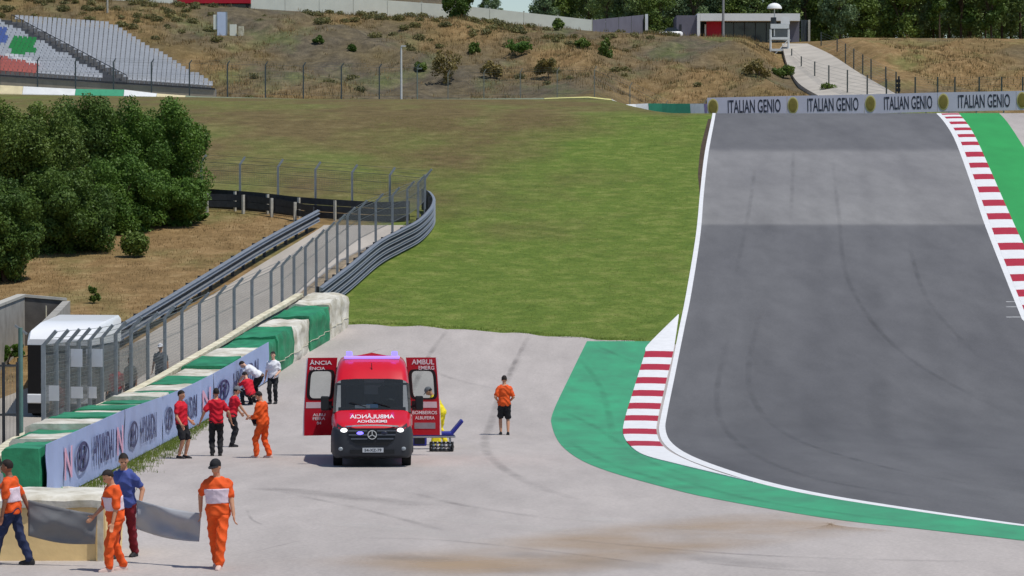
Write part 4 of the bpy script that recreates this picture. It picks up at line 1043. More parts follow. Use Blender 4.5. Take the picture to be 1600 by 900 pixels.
parked_car()
# poles
def pole(px, ytop, ybot, Y, r, label, m, arm=None, name='light_pole'):
    b = at(px, ybot, Y); t = at(px, ytop, Y); rt = root_at(name, b, label, 'pole'); gb = min(b.z, gzs(b.x, Y)) - 0.05
    mb = MB(); mb.tube((b.x, Y, gb), (b.x, Y, t.z), r, r * 0.75, 10); relb(mb, 'shaft', m, rt, smooth=True)
    mb = MB(); mb.tube((b.x, Y, gb), (b.x, Y, max(gb + 0.3, b.z + 0.25)), r * 1.9, r * 1.7, 10); relb(mb, 'base_sleeve', m, rt, smooth=True)
    if arm:
        mb = MB(); mb.bar((b.x, Y, t.z - 0.1), (b.x + arm, Y, t.z + 0.05), 0.08, 0.08); mb.box((b.x + arm, Y, t.z + 0.06), (0.45, 0.2, 0.12)); relb(mb, 'lamp_arm', m, rt)
pole(627, 73, 165, 290, 0.11, 'white lamp pole standing before the bank', mat('white_pole', srgb(206, 206, 204), 0.6, 0.05), 0.2)
pole(168, -30, 44, 338, 0.11, 'pale pole rising behind the grandstand top', pale_post)
pole(1130, -30, 66, 364.0, 0.16, 'thick grey pole in front of the red door', mat('grey_pole', srgb(146, 146, 146), 0.6, 0.06))
pole(652, 108, 164, 290.6, 0.06, 'short green grey pole beside the white lamp pole', mat('green_grey_pole', srgb(120, 130, 122), 0.6, 0.06), 0.2)

# camera tower beside the ramp
rt = root_at('camera_tower', at(1215, 118, 345), 'scaffold camera tower with white umbrella beside the ramp', 'camera tower')
tw = mat('white_scaffold', srgb(226, 228, 226), 0.5, 0.05, metal=0.2); YT = 345.0
for x in (1204, 1232):
    for dy in (0, 1.8):
        a = at(x, 46, YT + dy); mb = MB(); mb.tube((a.x, a.y, gzs(a.x, a.y) - 0.2), a, 0.12, n=6); relb(mb, 'upright', tw, rt)
for y0 in (41, 60, 78, 92):
    for dy in (0, 1.8):
        a, b = at(1204, y0, YT + dy), at(1233, y0, YT + dy); mb = MB(); mb.bar(a, b, 0.2, 0.26 if y0 > 41 else 0.5); relb(mb, 'ledger', tw, rt)
for (xa, ya, xb, yb) in ((1204, 92, 1232, 62), (1232, 112, 1204, 80)):
    mb = MB(); mb.tube(at(xa, ya, YT - 0.05), at(xb, yb, YT - 0.05), 0.05, n=6); relb(mb, 'brace', tw, rt)
mb = MB(); a, b = at(1202, 62, YT), at(1236, 62, YT); mb.box(((a.x + b.x) / 2, YT + 0.9, a.z), (b.x - a.x, 1.9, 0.08)); relb(mb, 'platform', steel_m, rt)
bxp(rt, 'camera_box', mat('grey_camera', srgb(70, 74, 76), 0.5, 0.1), 1205, 27, 1213, 40, YT + 0.5, 0.8); bxp(rt, 'cabin_back', mat('grey_cabin', srgb(92, 98, 100), 0.6, 0.1), 1208, 45, 1230, 58, YT + 1.6, 0.08); bxp(rt, 'side_screen', whitew, 1220, 26, 1234, 38, YT + 1.7, 0.08)
u = at(1210, 10, YT + 0.8); mb = MB(); rings = []
for k in range(6):
    t = k / 5; rr_ = 0.80 * math.cos(t * math.pi / 2) + 0.01; rings.append([u + Vector((rr_ * math.cos(a), rr_ * math.sin(a), -0.25 + 0.62 * math.sin(t * math.pi / 2))) for a in np.linspace(0, 2 * math.pi, 15)[:-1]])
mb.loft(rings, True, True); relb(mb, 'umbrella', whitew, rt, smooth=True)
mb = MB(); mb.tube(u - Vector((0, 0, 3.2)), u + Vector((0, 0, 0.2)), 0.05, n=6); relb(mb, 'umbrella_pole', tw, rt)
# ramp fences and the black signal
dk_post = mat('dark_ramp_post', srgb(64, 72, 70), 0.6, 0.1)
def pixfence(tops, bots, Ys, label, name='ramp_fence'):
    rt = root_at(name, at(bots[0][0], bots[0][1], Ys[0]), label, 'fence'); tp = []
    for (x, y), (x2, y2), Y in zip(tops, bots, Ys):
        a, b = at(x, y, Y), at(x2, y2 + 6, Y); mb = MB(); mb.box(((a.x + b.x) / 2, Y, (a.z + b.z) / 2), (0.12, 0.1, a.z - b.z)); relb(mb, 'post', dk_post, rt); tp.append((a, b))
    mb = MB()
    for (a, b), (c, d_) in zip(tp, tp[1:]):
        for t in np.linspace(0.02, 0.9, 9): mb.bar(a.lerp(b, t), c.lerp(d_, t), 0.012, 0.012)
    o = relb(mb, 'wire', wire_m, rt, fixn=False); o['kind'] = 'stuff'
xs = [1237, 1252, 1273, 1295, 1324, 1355, 1385]; ts = [76, 88, 96, 102, 109, 117, 124]; bs = [118, 128, 138, 146, 154, 158, 160]
pixfence(list(zip(xs, ts)), list(zip(xs, bs)), np.linspace(338, 268, 7), 'dark posted wire fence on the near side of the ramp')
xs = [1283, 1308, 1321, 1334, 1348, 1361, 1384, 1400]; bs = [82, 92, 100, 108, 117, 124, 136, 144]; ts = [b - 32 for b in bs]
pixfence(list(zip(xs, ts)), list(zip(xs, bs)), np.linspace(352, 285, 8), 'dark posted wire fence between ramp and grassy hill')
xs = [1430, 1465, 1492, 1530, 1565, 1598]; 
pixfence([(x, 120) for x in xs], [(x, 148) for x in xs], [262] * 6, 'thin wire fence on pale posts behind the lettered boards')
rt = root_at('signal_post', at(1404, 148, 240), 'black flag signal post above the lettered boards', 'signal')
mb = MB(); a, b = at(1404.5, 146, 240), at(1404.5, 119, 240); mb.tube((a.x, 240, gzs(a.x, 240)), b, 0.07, n=8); relb(mb, 'pole', steel_dk, rt)
for y in (124, 131, 138): bxp(rt, 'lamp_housing', mat('black_signal', srgb(28, 28, 30), 0.6, 0.1), 1400, y, 1407, y + 5, 239.8, 0.25)

# ------------------------------------------------------------------ vegetation
def leaf_mesh(name, blobs, n, size, seed, shape=1.0, flat=0.0, inner=0.25):
    """many small leaf faces spread through the clumps of a crown. blobs: (cx, cy, cz, rx, ry, rz)"""
    rs = np.random.RandomState(seed); B = np.array(blobs, float)
    vol = (B[:, 3] * B[:, 4] * B[:, 5]) ** (2 / 3.0); pr = vol / vol.sum(); idx = rs.choice(len(B), n, p=pr)
    d = rs.normal(size=(n, 3)); d /= np.linalg.norm(d, axis=1)[:, None]
    r = np.where(rs.rand(n) < inner, rs.rand(n) ** 0.5 * 0.9, 0.82 + 0.25 * rs.rand(n) + 0.1 * rs.normal(size=n))
    c = B[idx, :3] + d * r[:, None] * B[idx, 3:6]
    nr = d + rs.normal(size=(n, 3)) * 0.7; nr /= np.linalg.norm(nr, axis=1)[:, None]
    u = np.cross(nr, rs.normal(size=(n, 3))); u /= np.linalg.norm(u, axis=1)[:, None]; v = np.cross(nr, u)
    s = size * (0.55 + 0.9 * rs.rand(n))[:, None]
    q = np.stack([c - u * s, c - v * s * 0.55 * shape + nr * s * 0.12, c + u * s, c + v * s * 0.55 * shape - nr * s * 0.08], 1).reshape(-1, 3)
    me = bpy.data.meshes.new(name); me.vertices.add(n * 4); me.vertices.foreach_set('co', q.ravel())
    me.loops.add(n * 4); me.loops.foreach_set('vertex_index', np.arange(n * 4)); me.polygons.add(n)
    me.polygons.foreach_set('loop_start', np.arange(0, n * 4, 4)); me.polygons.foreach_set('loop_total', np.full(n, 4)); me.update(calc_edges=True)
    bt_ = rs.rand(len(B))[idx]; tone = np.clip(0.15 + 0.45 * bt_ + 0.4 * rs.rand(n), 0, 1)
    a = me.attributes.new('tone', 'FLOAT', 'FACE'); a.data.foreach_set('value', tone.astype('f4'))
    return me
def crown_blobs(c, R, n, seed, br=0.36, low=-0.75):
    rs = np.random.RandomState(seed); out = []
    for i in range(n):
        while True:
            d = rs.normal(size=3); d /= np.linalg.norm(d)
            if d[2] > low: break
        k = (0.30 + 0.76 * rs.rand() ** 0.6) if br < 0.45 else (0.2 + 0.4 * rs.rand()); b = br * (0.65 + 0.7 * rs.rand())
        out.append((c[0] + d[0] * R[0] * k, c[1] + d[1] * R[1] * k, c[2] + d[2] * R[2] * k, R[0] * b, R[1] * b, R[2] * b))
    return out
bark = mat('brown_bark', srgb(84, 70, 56), 0.95, 0.25, 6, bump=0.5)
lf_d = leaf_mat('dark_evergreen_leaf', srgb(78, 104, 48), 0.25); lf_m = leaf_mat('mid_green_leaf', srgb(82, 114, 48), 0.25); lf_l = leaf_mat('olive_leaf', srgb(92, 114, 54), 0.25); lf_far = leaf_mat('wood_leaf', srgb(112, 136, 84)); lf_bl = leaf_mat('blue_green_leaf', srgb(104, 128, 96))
lf_dry = leaf_mat('dry_shrub_leaf', srgb(116, 108, 66))
def trunk_mb(base, c, R, seed, r0):
    rs = random.Random(seed); mb = MB(); top = Vector(c) + Vector((0, 0, -R[2] * 0.3))
    base = Vector(base) - Vector((0, 0, 0.15)); pts = [base, base.lerp(top, 0.5) + Vector((rs.uniform(-.1, .1), rs.uniform(-.1, .1), 0)), top]
    for i in range(2): mb.tube(pts[i], pts[i + 1], r0 * (1 - 0.3 * i), r0 * (0.7 - 0.25 * i), 8)
    for k in range(7):
        a = rs.uniform(0, 6.28); s = pts[1].lerp(pts[2], rs.random()); e = Vector(c) + Vector((math.cos(a) * R[0] * 0.7, math.sin(a) * R[1] * 0.7, rs.uniform(-0.3, 0.6) * R[2]))
        m_ = s.lerp(e, 0.5) + Vector((0, 0, 0.12)); mb.tube(s, m_, r0 * 0.38, r0 * 0.25, 6); mb.tube(m_, e, r0 * 0.25, r0 * 0.06, 6)
    return mb
def tree(name, base, c, R, n, size, lm, label, cat, seed, nb=26, r0=0.14, group=None, br=0.36, low=-0.75):
    rt = root_at(name, base, label, cat, group)
    relb(trunk_mb(base, c, R, seed, r0), 'trunk', bark, rt, smooth=True)
    o = link('crown', leaf_mesh('crown', crown_blobs(c, R, nb, seed, br, low), n, size, seed), None, lm); rel(o, rt); return rt
def tree_px(base_px, c_px, rpx, lm, label, seed, n=14000, size=0.066, cat='tree', name='tree', dY=0.0, nb=120, low=-0.75, br=0.21, r0=0.14, group=None):
    b = P(*base_px); Y = b.y + dY; c = at(c_px[0], c_px[1], Y); s = F / Y; bb = G(at(base_px[0], base_px[1], Y).x, Y)
    return tree(name, bb, c, (rpx[0] / s, (rpx[0] / s) * 0.85, rpx[1] / s), n, size, lm, label, cat, seed, nb, r0, group, br, low)
gt = 'dense evergreen thicket on the dry bank'
tree_px((235, 345), (240, 252), (76, 90), lf_m, 'broad green evergreen tree whose crown reaches toward the dark guardrail', 21, 70000, group=gt, dY=4, low=-1)
tree_px((150, 362), (140, 243), (74, 84), lf_d, 'dark round evergreen tree in the middle of the thicket, highest of its crowns', 22, 70000, group=gt, dY=8, low=-1)
tree_px((40, 400), (28, 255), (92, 105), lf_l, 'large olive green tree at the far end of the thicket', 23, 75000, group=gt, dY=3, low=-1)
tree_px((95, 398), (98, 335), (80, 70), lf_d, 'low spreading dark evergreen in front of the thicket above the dry grass', 24, 60000, group=gt, dY=1, low=-1)
tree_px((180, 368), (182, 316), (72, 62), lf_m, 'low rounded green evergreen at the foot of the thicket middle', 25, 50000, group=gt, dY=1.5, low=-1)
tree_px((265, 352), (268, 314), (54, 46), lf_m, 'low bright green shrub at the tip of the thicket by the guardrail', 26, 34000, group=gt, low=-1)
tree_px((10, 440), (-10, 360), (66, 74), lf_d, 'shaded dark evergreen over the bare ground above the retaining walls', 27, 50000, group=gt, low=-1)
tree_px((213, 402), (212, 380), (21, 19), lf_l, 'small round bush standing alone on the dry bank', 28, 3500, 0.08, 'bush', 'bush', nb=26, low=-0.9, r0=0.05, br=0.5)
tree_px((310, 345), (306, 334), (17, 12), lf_m, 'tiny green bush at the foot of the pale guardrail post', 29, 1500, 0.08, 'bush', 'bush', nb=9, low=-0.9, r0=0.04)
tree_px((148, 474), (147, 459), (8, 15), lf_l, 'thin upright weed clump above the retaining wall', 30, 500, 0.09, 'plant', 'weed_clump', nb=7, low=-0.9, r0=0.02)
tree_px((20, 572), (15, 550), (24, 16), lf_m, 'low green shrub between the gate and the retaining wall', 31, 1500, 0.09, 'bush', 'bush', nb=9, low=-0.9, r0=0.03)

# shrubs on the far bank
shr = [(697, 128, 18, 24, lf_dry, 'grey brown rounded shrub on the bank, the tallest there'), (657, 110, 9, 7, lf_l, 'small olive shrub left of the tall grey brown shrub'), (814, 84, 20, 11, lf_m, 'green shrub near the top of the bank below the ivory wall'),
       (857, 124, 17, 16, lf_dry, 'rounded dry olive shrub low on the bank'), (912, 74, 10, 8, lf_l, 'small olive shrub below the end of the ivory wall'), (947, 88, 9, 13, lf_l, 'narrow olive shrub below the slate screen wall'), (498, 68, 7, 5, lf_d, 'tiny dark shrub high on the bank amid straw'),
       (550, 80, 6, 4, lf_d, 'tiny dark shrub on bare ground of the bank'), (765, 122, 14, 12, lf_dry, 'straw coloured shrub between the tall and rounded shrubs'), (742, 84, 8, 8, lf_l, 'small olive shrub above the straw coloured shrub'), (1185, 118, 18, 15, lf_dry, 'dry shrub on the bank shoulder beside the camera tower'),
       (1225, 122, 14, 10, lf_l, 'olive shrub at the foot of the camera tower'), (1290, 148, 22, 9, lf_l, 'low green shrub beside the foot of the ramp'), (873, 48, 8, 9, lf_l, 'small olive shrub against the ivory wall')]
for i, (x, y, rx, ry, lm, lb) in enumerate(shr):
    b = P(x, y, 0, 255); s = F / b.y; c = b + Vector((0, 0, ry / s))
    tree('shrub', b, c, (rx / s, rx / s, ry / s * 1.1), 900, 0.14, lm, lb, 'shrub', 60 + i, 10, 0.06, 'shrubs on the bank', 0.42, -0.8)
b = at(716, 38, 352); b = G(b.x, 352); c = at(718, 8, 352)
tree('tree', b, c, (1.55, 1.4, 1.9), 4200, 0.15, lf_d, 'single bushy tree growing in front of the ivory wall', 'tree', 90, 18, 0.12, None, 0.36, -0.9)

# wood behind the pavilion: trees copied from a few models
def far_tree_model(k, lm, h, r):
    rs = np.random.RandomState(300 + k); blobs = []
    for i in range(24):
        z = h * (0.16 + 0.80 * rs.rand()); w = r * (0.95 - 0.62 * abs(z / h - 0.45) * 1.5); a = rs.rand() * 6.28; q = w * (0.35 + 0.5 * rs.rand()); b_ = r * (0.26 + 0.2 * rs.rand())
        blobs.append((q * math.cos(a), q * math.sin(a), z, b_, b_, b_ * 0.85))
    cr = leaf_mesh('crown', blobs, 5200, 0.15, 300 + k, inner=0.4); cr.materials.append(lm)
    mb = trunk_mb((0, 0, 0), (0, 0, h * 0.6), (r * 0.8, r * 0.8, h * 0.4), k, 0.16); tm = mb.mesh('trunk'); tm.materials.append(bark)
    return tm, cr
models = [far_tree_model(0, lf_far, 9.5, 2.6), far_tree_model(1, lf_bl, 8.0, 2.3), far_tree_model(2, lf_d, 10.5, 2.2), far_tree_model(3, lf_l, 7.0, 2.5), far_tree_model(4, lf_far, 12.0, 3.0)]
spots = []
rs = random.Random(5)
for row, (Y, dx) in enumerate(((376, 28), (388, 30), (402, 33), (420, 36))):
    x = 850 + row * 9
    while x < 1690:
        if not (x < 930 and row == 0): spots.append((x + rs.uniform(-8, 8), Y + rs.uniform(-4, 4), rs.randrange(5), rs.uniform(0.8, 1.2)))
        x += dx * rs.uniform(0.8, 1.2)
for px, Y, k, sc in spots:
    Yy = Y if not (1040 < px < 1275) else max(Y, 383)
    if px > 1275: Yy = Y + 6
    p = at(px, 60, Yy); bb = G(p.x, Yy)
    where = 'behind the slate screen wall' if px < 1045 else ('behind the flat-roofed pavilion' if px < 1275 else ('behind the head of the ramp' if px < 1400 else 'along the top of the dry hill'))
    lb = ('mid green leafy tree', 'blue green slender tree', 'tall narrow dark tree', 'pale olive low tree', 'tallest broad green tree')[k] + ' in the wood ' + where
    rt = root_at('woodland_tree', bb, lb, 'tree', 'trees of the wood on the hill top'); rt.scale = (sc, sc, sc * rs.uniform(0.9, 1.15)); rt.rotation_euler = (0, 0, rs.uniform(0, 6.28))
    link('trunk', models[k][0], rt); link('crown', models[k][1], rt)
for px, Y, k, sc in ((770, 395, 1, 0.5), (758, 400, 2, 0.42), (778, 405, 3, 0.4), (852, 372, 1, 0.75)):
    p = at(px, 20, Y); bb = G(p.x, Y); bb.z = min(bb.z, at(px, 22, Y).z)
    rt = root_at('garden_tree', bb, {770: 'small blue green tree rising above the ivory wall by the sky gap', 758: 'thin dark tree above the ivory wall', 778: 'small pale olive tree above the ivory wall', 852: 'dark tree at the edge of the wood behind the ivory wall'}[px], 'tree'); rt.scale = (sc, sc, sc)
    link('trunk', models[k][0], rt); link('crown', models[k][1], rt)

# dry grass on the bank, grass at the foot of the tyre wall, tufts on the dry slope
def tufts(name, pts, blades, h, spread, m, seed, w=0.012):
    rs = np.random.RandomState(seed); n = len(pts); Pn = np.repeat(np.array(pts), blades, 0); N = n * blades
    Pn = Pn + np.concatenate([rs.normal(size=(N, 2)) * spread, np.zeros((N, 1))], 1)
    Pn[:, 2] = gz(Pn[:, 0], Pn[:, 1]) - 0.02
    a = rs.rand(N) * 6.283; ln = np.stack([np.cos(a), np.sin(a), np.zeros(N)], 1) * (rs.rand(N, 1) * 0.55); hh = h * (0.45 + 0.8 * rs.rand(N, 1))
    tip = Pn + ln * hh + np.array([0, 0, 1]) * hh; a2 = rs.rand(N) * 6.283; wv = np.stack([np.cos(a2), np.sin(a2), np.zeros(N)], 1) * w
    q = np.stack([Pn - wv, Pn + wv, tip], 1).reshape(-1, 3)
    me = bpy.data.meshes.new(name); me.vertices.add(N * 3); me.vertices.foreach_set('co', q.ravel()); me.loops.add(N * 3); me.loops.foreach_set('vertex_index', np.arange(N * 3))
    me.polygons.add(N); me.polygons.foreach_set('loop_start', np.arange(0, N * 3, 3)); me.polygons.foreach_set('loop_total', np.full(N, 3)); me.update(calc_edges=True)
    t_ = me.attributes.new('tone', 'FLOAT', 'FACE'); t_.data.foreach_set('value', np.clip(0.5 * np.repeat(rs.rand(n), blades) + 0.5 * rs.rand(N), 0, 1).astype('f4'))
    return link(name, me, None, m)
gl_straw = leaf_mat('straw_blade', srgb(134, 115, 80), 0.3); gl_green = leaf_mat('green_blade', srgb(104, 124, 52), 0.35); gl_olive = leaf_mat('olive_blade', srgb(104, 101, 66), 0.35)
def bank_pts(n, seed, x0=-60, x1=62):
    rs = np.random.RandomState(seed); x = rs.uniform(x0, x1, n); y = rs.uniform(296, 353, n)
    keep = (wob(x * 0.5, y * 0.35) + 0.6 * rs.normal(size=n) > -0.2) & ~((x < -31) & (y < 326)) & ~((x > 28) & (x < 40) & (y > 300))
    return [(a, b, 0) for a, b in zip(x[keep], y[keep])]
tag(tufts('dry_grass', bank_pts(9000, 1), 7, 0.42, 0.30, gl_straw, 2, 0.03), 'tall straw coloured dry grass covering the bank', 'grass', kind='stuff')
rs = np.random.RandomState(77); bl = []
for a, b, _ in bank_pts(1500, 21, -55, 20):
    if rs.rand() < np.interp(b, [296, 330, 342, 352], [0.02, 0.10, 0.65, 0.9]):
        r_ = rs.uniform(0.22, 0.55); bl.append((a, b, gzs(a, b) + r_ * 0.35, r_ * 1.3, r_, r_ * 0.7))
o = link('low_scrub', leaf_mesh('low_scrub', bl, 42000, 0.10, 78), None, leaf_mat('grey_green_scrub', srgb(104, 106, 70))); tag(o, 'low grey green scrub over the upper part of the bank', 'scrub', kind='stuff')
tag(tufts('wild_grass', bank_pts(4200, 3), 6, 0.36, 0.22, gl_olive, 4, 0.03), 'olive wild grass scattered over the bank', 'grass', kind='stuff')
rs = np.random.RandomState(9); pts = []
for y in np.arange(70.5, 103, 0.05):
    if rs.rand() < 0.85: x = float(BAR(y)) + 0.16 + abs(rs.normal()) * np.interp(y, [70, 84, 100], [0.30, 0.34, 0.12]); pts.append((x, y, 0))
tag(tufts('grass_strip', pts, 14, 0.13, 0.10, gl_green, 5, 0.010), 'green weeds growing along the foot of the advertising banners', 'grass', kind='stuff')
x = rs.uniform(-30, -9, 2600); y = rs.uniform(112, 162, 2600); keep = (x < np.array([float(SR_L(v)) - 0.9 for v in y]))
tag(tufts('dry_turf', [(a, b, 0) for a, b in zip(x[keep], y[keep])], 9, 0.13, 0.30, gl_straw, 6, 0.014), 'short dry turf on the bank beside the service road', 'grass', kind='stuff')
pts = []
for xx in np.arange(-6.5, P(1008, 535).x, 0.05): pts.append((xx, float(np.interp(xx, GEX, GEY)) + abs(rs.normal()) * 0.35 + 0.1, 0))
tag(tufts('grass_edge', pts, 10, 0.09, 0.10, gl_green, 8, 0.010), 'rough grass fringe where the field meets the pale run-off', 'grass', kind='stuff')

rs = np.random.RandomState(31); x = rs.uniform(-9, 12, 42000); y = 118 + (208 - 118) * rs.rand(42000)
ok = (y > np.interp(x, GEX, GEY) + 0.3) & (x < LW_L(y) - 0.35) & (x > np.interp(y, [120, 135, 145, 152, 160, 170, 208], [-6.3, -6.2, -5.2, -3.6, -3.4, -30, -30])) & ~((y < kl_y1 + 1) & (x > KL_O(y) - 0.2))
ok &= rs.rand(len(x)) < np.interp(y, [118, 160, 208], [1.0, 0.8, 0.55])
tag(tufts('field_grass', [(a, b, 0) for a, b in zip(x[ok], y[ok])], 5, 0.055, 0.12, leaf_mat('field_blade', srgb(112, 128, 62), 0.35), 32, 0.010), 'short mown grass of the field beside the track', 'grass', kind='stuff')
# ------------------------------------------------------------------ ambulance
red_p = mat('ambulance_red_paint', srgb(206, 12, 32), 0.32, 0.05, 1.5, coat=0.5)
shade_red_p = mat('ambulance_shaded_door_red', srgb(176, 12, 34), 0.35, 0.05, 1.5, coat=0.4)  # body red darkened in colour for the doors standing in shade
plast = mat('dark_grey_plastic', srgb(48, 50, 55), 0.55, 0.08, 4); blackp = mat('black_plastic', srgb(22, 22, 24), 0.5, 0.1, 4)
tyre_m = mat('tyre_rubber', srgb(30, 30, 31), 0.9, 0.1, 6); rim_m = mat('steel_rim', srgb(150, 152, 156), 0.4, 0.08, 5, metal=0.6)
chrome = mat('chrome_trim', srgb(216, 218, 222), 0.2, 0.03, 4, metal=0.8); decal = mat('white_decal', srgb(232, 226, 228), 0.5, 0.04, 3); plate_m = mat('number_plate', srgb(196, 198, 200), 0.5, 0.05, 4)
wglass = glass_mat('windscreen_glass', (0.62, 0.70, 0.74), 0.62, 0.03); pane_g = glass_mat('door_pane_glass', (0.80, 0.86, 0.86), 0.82, 0.04)
lampw = mat('lit_headlamp', srgb(240, 240, 245), 0.2, 0.02, 3, emit=(1, 1, 1), estr=1.6); blue_l = mat('lit_blue_beacon', srgb(60, 50, 230), 0.3, 0.05, 3, emit=(0.20, 0.16, 1.0), estr=2.2)
lilac_l = mat('lit_violet_lightbar', srgb(150, 120, 240), 0.3, 0.05, 3, emit=(0.45, 0.30, 1.0), estr=0.9)
def ambulance():
    fb_ = P(579, 731); base = G(fb_.x, fb_.y + 0.9)
    yaw = math.radians(2.6); rt = empty('ambulance', base, yaw, 'red ambulance van with open rear doors and lit blue beacons', 'ambulance')
    slope = math.atan2(gzs(base.x, base.y + 5.0) - gzs(base.x, base.y), 5.0); rt.rotation_euler = (slope, 0, yaw)
    O = -0.9      # local y of the bumper front; front axle near y = 0.1
    YS = [0.0, 0.10, 0.32, 0.62, 0.98, 1.22, 1.48, 1.74, 1.92, 2.15, 2.45, 3.0, 4.0, 5.0, 5.75, 5.92]
    ZT = [0.92, 1.05, 1.17, 1.26, 1.40, 1.65, 1.92, 2.16, 2.34, 2.52, 2.64, 2.70, 2.71, 2.70, 2.67, 2.60]
    HW = [0.74, 0.86, 0.94, 0.98, 0.99, 1.0, 1.0, 1.0, 1.0, 1.0, 1.0, 1.0, 1.0, 1.0, 1.0, 0.98]
    TT = [0, .08, .2, .35, .5, .65, .78, .87, .93, .97, .99, 1.0]
    CC = [.93, .98, 1, 1, 1, 1, 1, .99, .965, .91, .80, .45]
    def hw(y, z):
        w = float(np.interp(y, YS, HW)); return w * (1 - 0.115 * max(0, (z - 1.05) / 1.65) ** 1.25)
    def prof(y):
        zt = float(np.interp(y, YS, ZT)); zb = 0.30; pts = []
        for t, c in zip(TT, CC): z = zb + (zt - zb) * t; pts.append((hw(y, z) * c, z))
        return pts
    mb = MB(); rings = []
    for y in YS:
        pr = prof(y); rings.append([Vector((x, y + O, z)) for x, z in pr] + [Vector((-x, y + O, z)) for x, z in reversed(pr)])
    n = len(rings[0]); vs = [p for r in rings for p in r]; fs = []
    for j in range(len(rings) - 1):
        for i in range(n):
            top = 9 <= i <= 13
            wind = 4 <= j <= 6 and 8 <= i <= 14
            if wind: continue
            if j >= 0: fs.append((j * n + i, j * n + (i + 1) % n, (j + 1) * n + (i + 1) % n, (j + 1) * n + i))
    fs.append(tuple(range(n - 1, -1, -1)))
    mb.add(vs, fs)
    body = mb.build('body', red_p, rt, smooth=True)
    # windscreen: fills the opening left in the shell
    mb = MB(); rg = []
    for j in range(4, 8): rg.append([rings[j][i] + Vector((0, -0.006, 0.006)) for i in range(8, 16)])
    mb.loft(rg, False, False); ws = mb.build('windscreen', wglass, rt, smooth=True, fixn=False)
    mb = MB()
    for j in range(4, 7):
        for i in (8, 15): mb.bar(rings[j][i], rings[j + 1][i], 0.07, 0.05)
    mb.bar(rings[4][8], rings[4][15], 0.06, 0.05); mb.bar(rings[7][8], rings[7][15], 0.07, 0.05); mb.build('windscreen_seal', blackp, ws)
    for s in (-0.15, 0.45):
        mb = MB(); mb.bar((s, 1.02 + O, 1.47), (s - 0.42, 1.12 + O, 1.60), 0.025, 0.02); mb.build('wiper', blackp, ws)
    # inside
    mb = MB(); mb.box((0, 1.55 + O, 1.36), (1.7, 0.55, 0.16)); mb.build('dashboard', blackp, rt)
    for s in (-0.45, 0.45):
        mb = MB(); mb.box((s, 2.35 + O, 1.25), (0.5, 0.5, 0.15)); mb.box((s, 2.58 + O, 1.62), (0.48, 0.14, 0.7)); mb.box((s, 2.6 + O, 2.02), (0.26, 0.1, 0.2)); mb.build('seat', mat('grey_seat_cloth', srgb(70, 74, 82), 0.9, 0.1), rt, bevel=0.03)
    mb = MB(); mb.tube((0.45, 1.86 + O, 1.50), (0.45, 1.89 + O, 1.53), 0.19, n=18); mb.build('steering_wheel', blackp, rt)
    mb = MB(); mb.box((0, 2.85 + O, 1.5), (1.6, 0.05, 1.9)); mb.build('bulkhead', mat('pale_grey_lining', srgb(120, 124, 128), 0.8, 0.1), rt)
    mb = MB(); mb.box((-0.02, 2.80 + O, 1.95), (0.36, 0.04, 0.42)); mb.box((0.30, 2.79 + O, 2.02), (0.34, 0.04, 0.18)); mb.build('bulkhead_hatch', decal, rt)
    mb = MB(); mb.box((0.0, 1.32 + O, 1.485), (0.30, 0.05, 0.09)); mb.build('dash_card', mat('pale_blue_card', srgb(120, 170, 220), 0.6, 0.05), rt)
    mb = MB(); mb.box((-0.24, 1.20 + O, 1.475), (0.38, 0.04, 0.08)); mb.build('dash_card', decal, rt)
    # bumper and grey front
    mb = MB(); rg = []
    for y, w, z0, z1 in ((-0.035, 0.70, 0.42, 0.80), (-0.02, 0.80, 0.30, 0.90), (0.10, 0.92, 0.24, 0.98), (0.35, 0.985, 0.24, 1.02), (0.50, 1.01, 0.26, 0.96)):
        rg.append([Vector((x, y + O, z)) for x, z in ((-w, z0 + .08), (-w * .94, z0), (w * .94, z0), (w, z0 + .08), (w, z1 - .06), (w * .97, z1), (-w * .97, z1), (-w, z1 - .06))])
    mb.loft(rg, True, True); mb.build('bumper', plast, rt, smooth=True)
    mb = MB(); mb.box((0, -0.045 + O, 0.40), (1.1, 0.03, 0.10)); mb.build('air_intake', blackp, rt)
    M = lambda x, z, y=-0.05: Vector((x, y + O, z))
    mb = MB(); mb.loft([[M(-0.62, 0.98, -0.02), M(0.62, 0.98, -0.02), M(0.55, 0.70), M(0.38, 0.56), M(-0.38, 0.56), M(-0.55, 0.70)], [M(-0.62, 0.98, 0.05), M(0.62, 0.98, 0.05), M(0.55, 0.70, .03), M(0.38, 0.56, .03), M(-0.38, 0.56, .03), M(-0.55, 0.70, .03)]], True, True); gr = mb.build('grille', blackp, rt)
    for z, w in ((0.92, 0.60), (0.82, 0.58), (0.72, 0.53)):
        for s in (-1, 1):
            mb = MB(); mb.bar(M(s * 0.12, z, -0.062), M(s * w, z, -0.055), 0.02, 0.035); mb.build('grille_slat', mat('grille_grey', srgb(92, 96, 104), 0.4, 0.05, metal=0.4), gr)
    mb = MB(); nn = 24; rg = []
    for k in range(nn + 1):
        t = 2 * math.pi * k / nn; rg.append([M(r * math.cos(t), 0.82 + r * math.sin(t), y) for r, y in ((0.115, -0.075), (0.095, -0.075), (0.095, -0.06), (0.115, -0.06))])
    mb.loft(rg, True, False)
    for k in range(3):
        t = math.pi / 2 + k * 2 * math.pi / 3; mb.bar(M(0, 0.82, -0.07), M(0.10 * math.cos(t), 0.82 + 0.10 * math.sin(t), -0.07), 0.02, 0.02)
    mb.build('star_emblem', chrome, gr, fixn=False)
    mb = MB(); mb.ell(M(-0.30, 0.86, -0.06), (0.085, 0.02, 0.045), None, 14, 8); mb.build('blue_strobe', blue_l, gr, smooth=True)
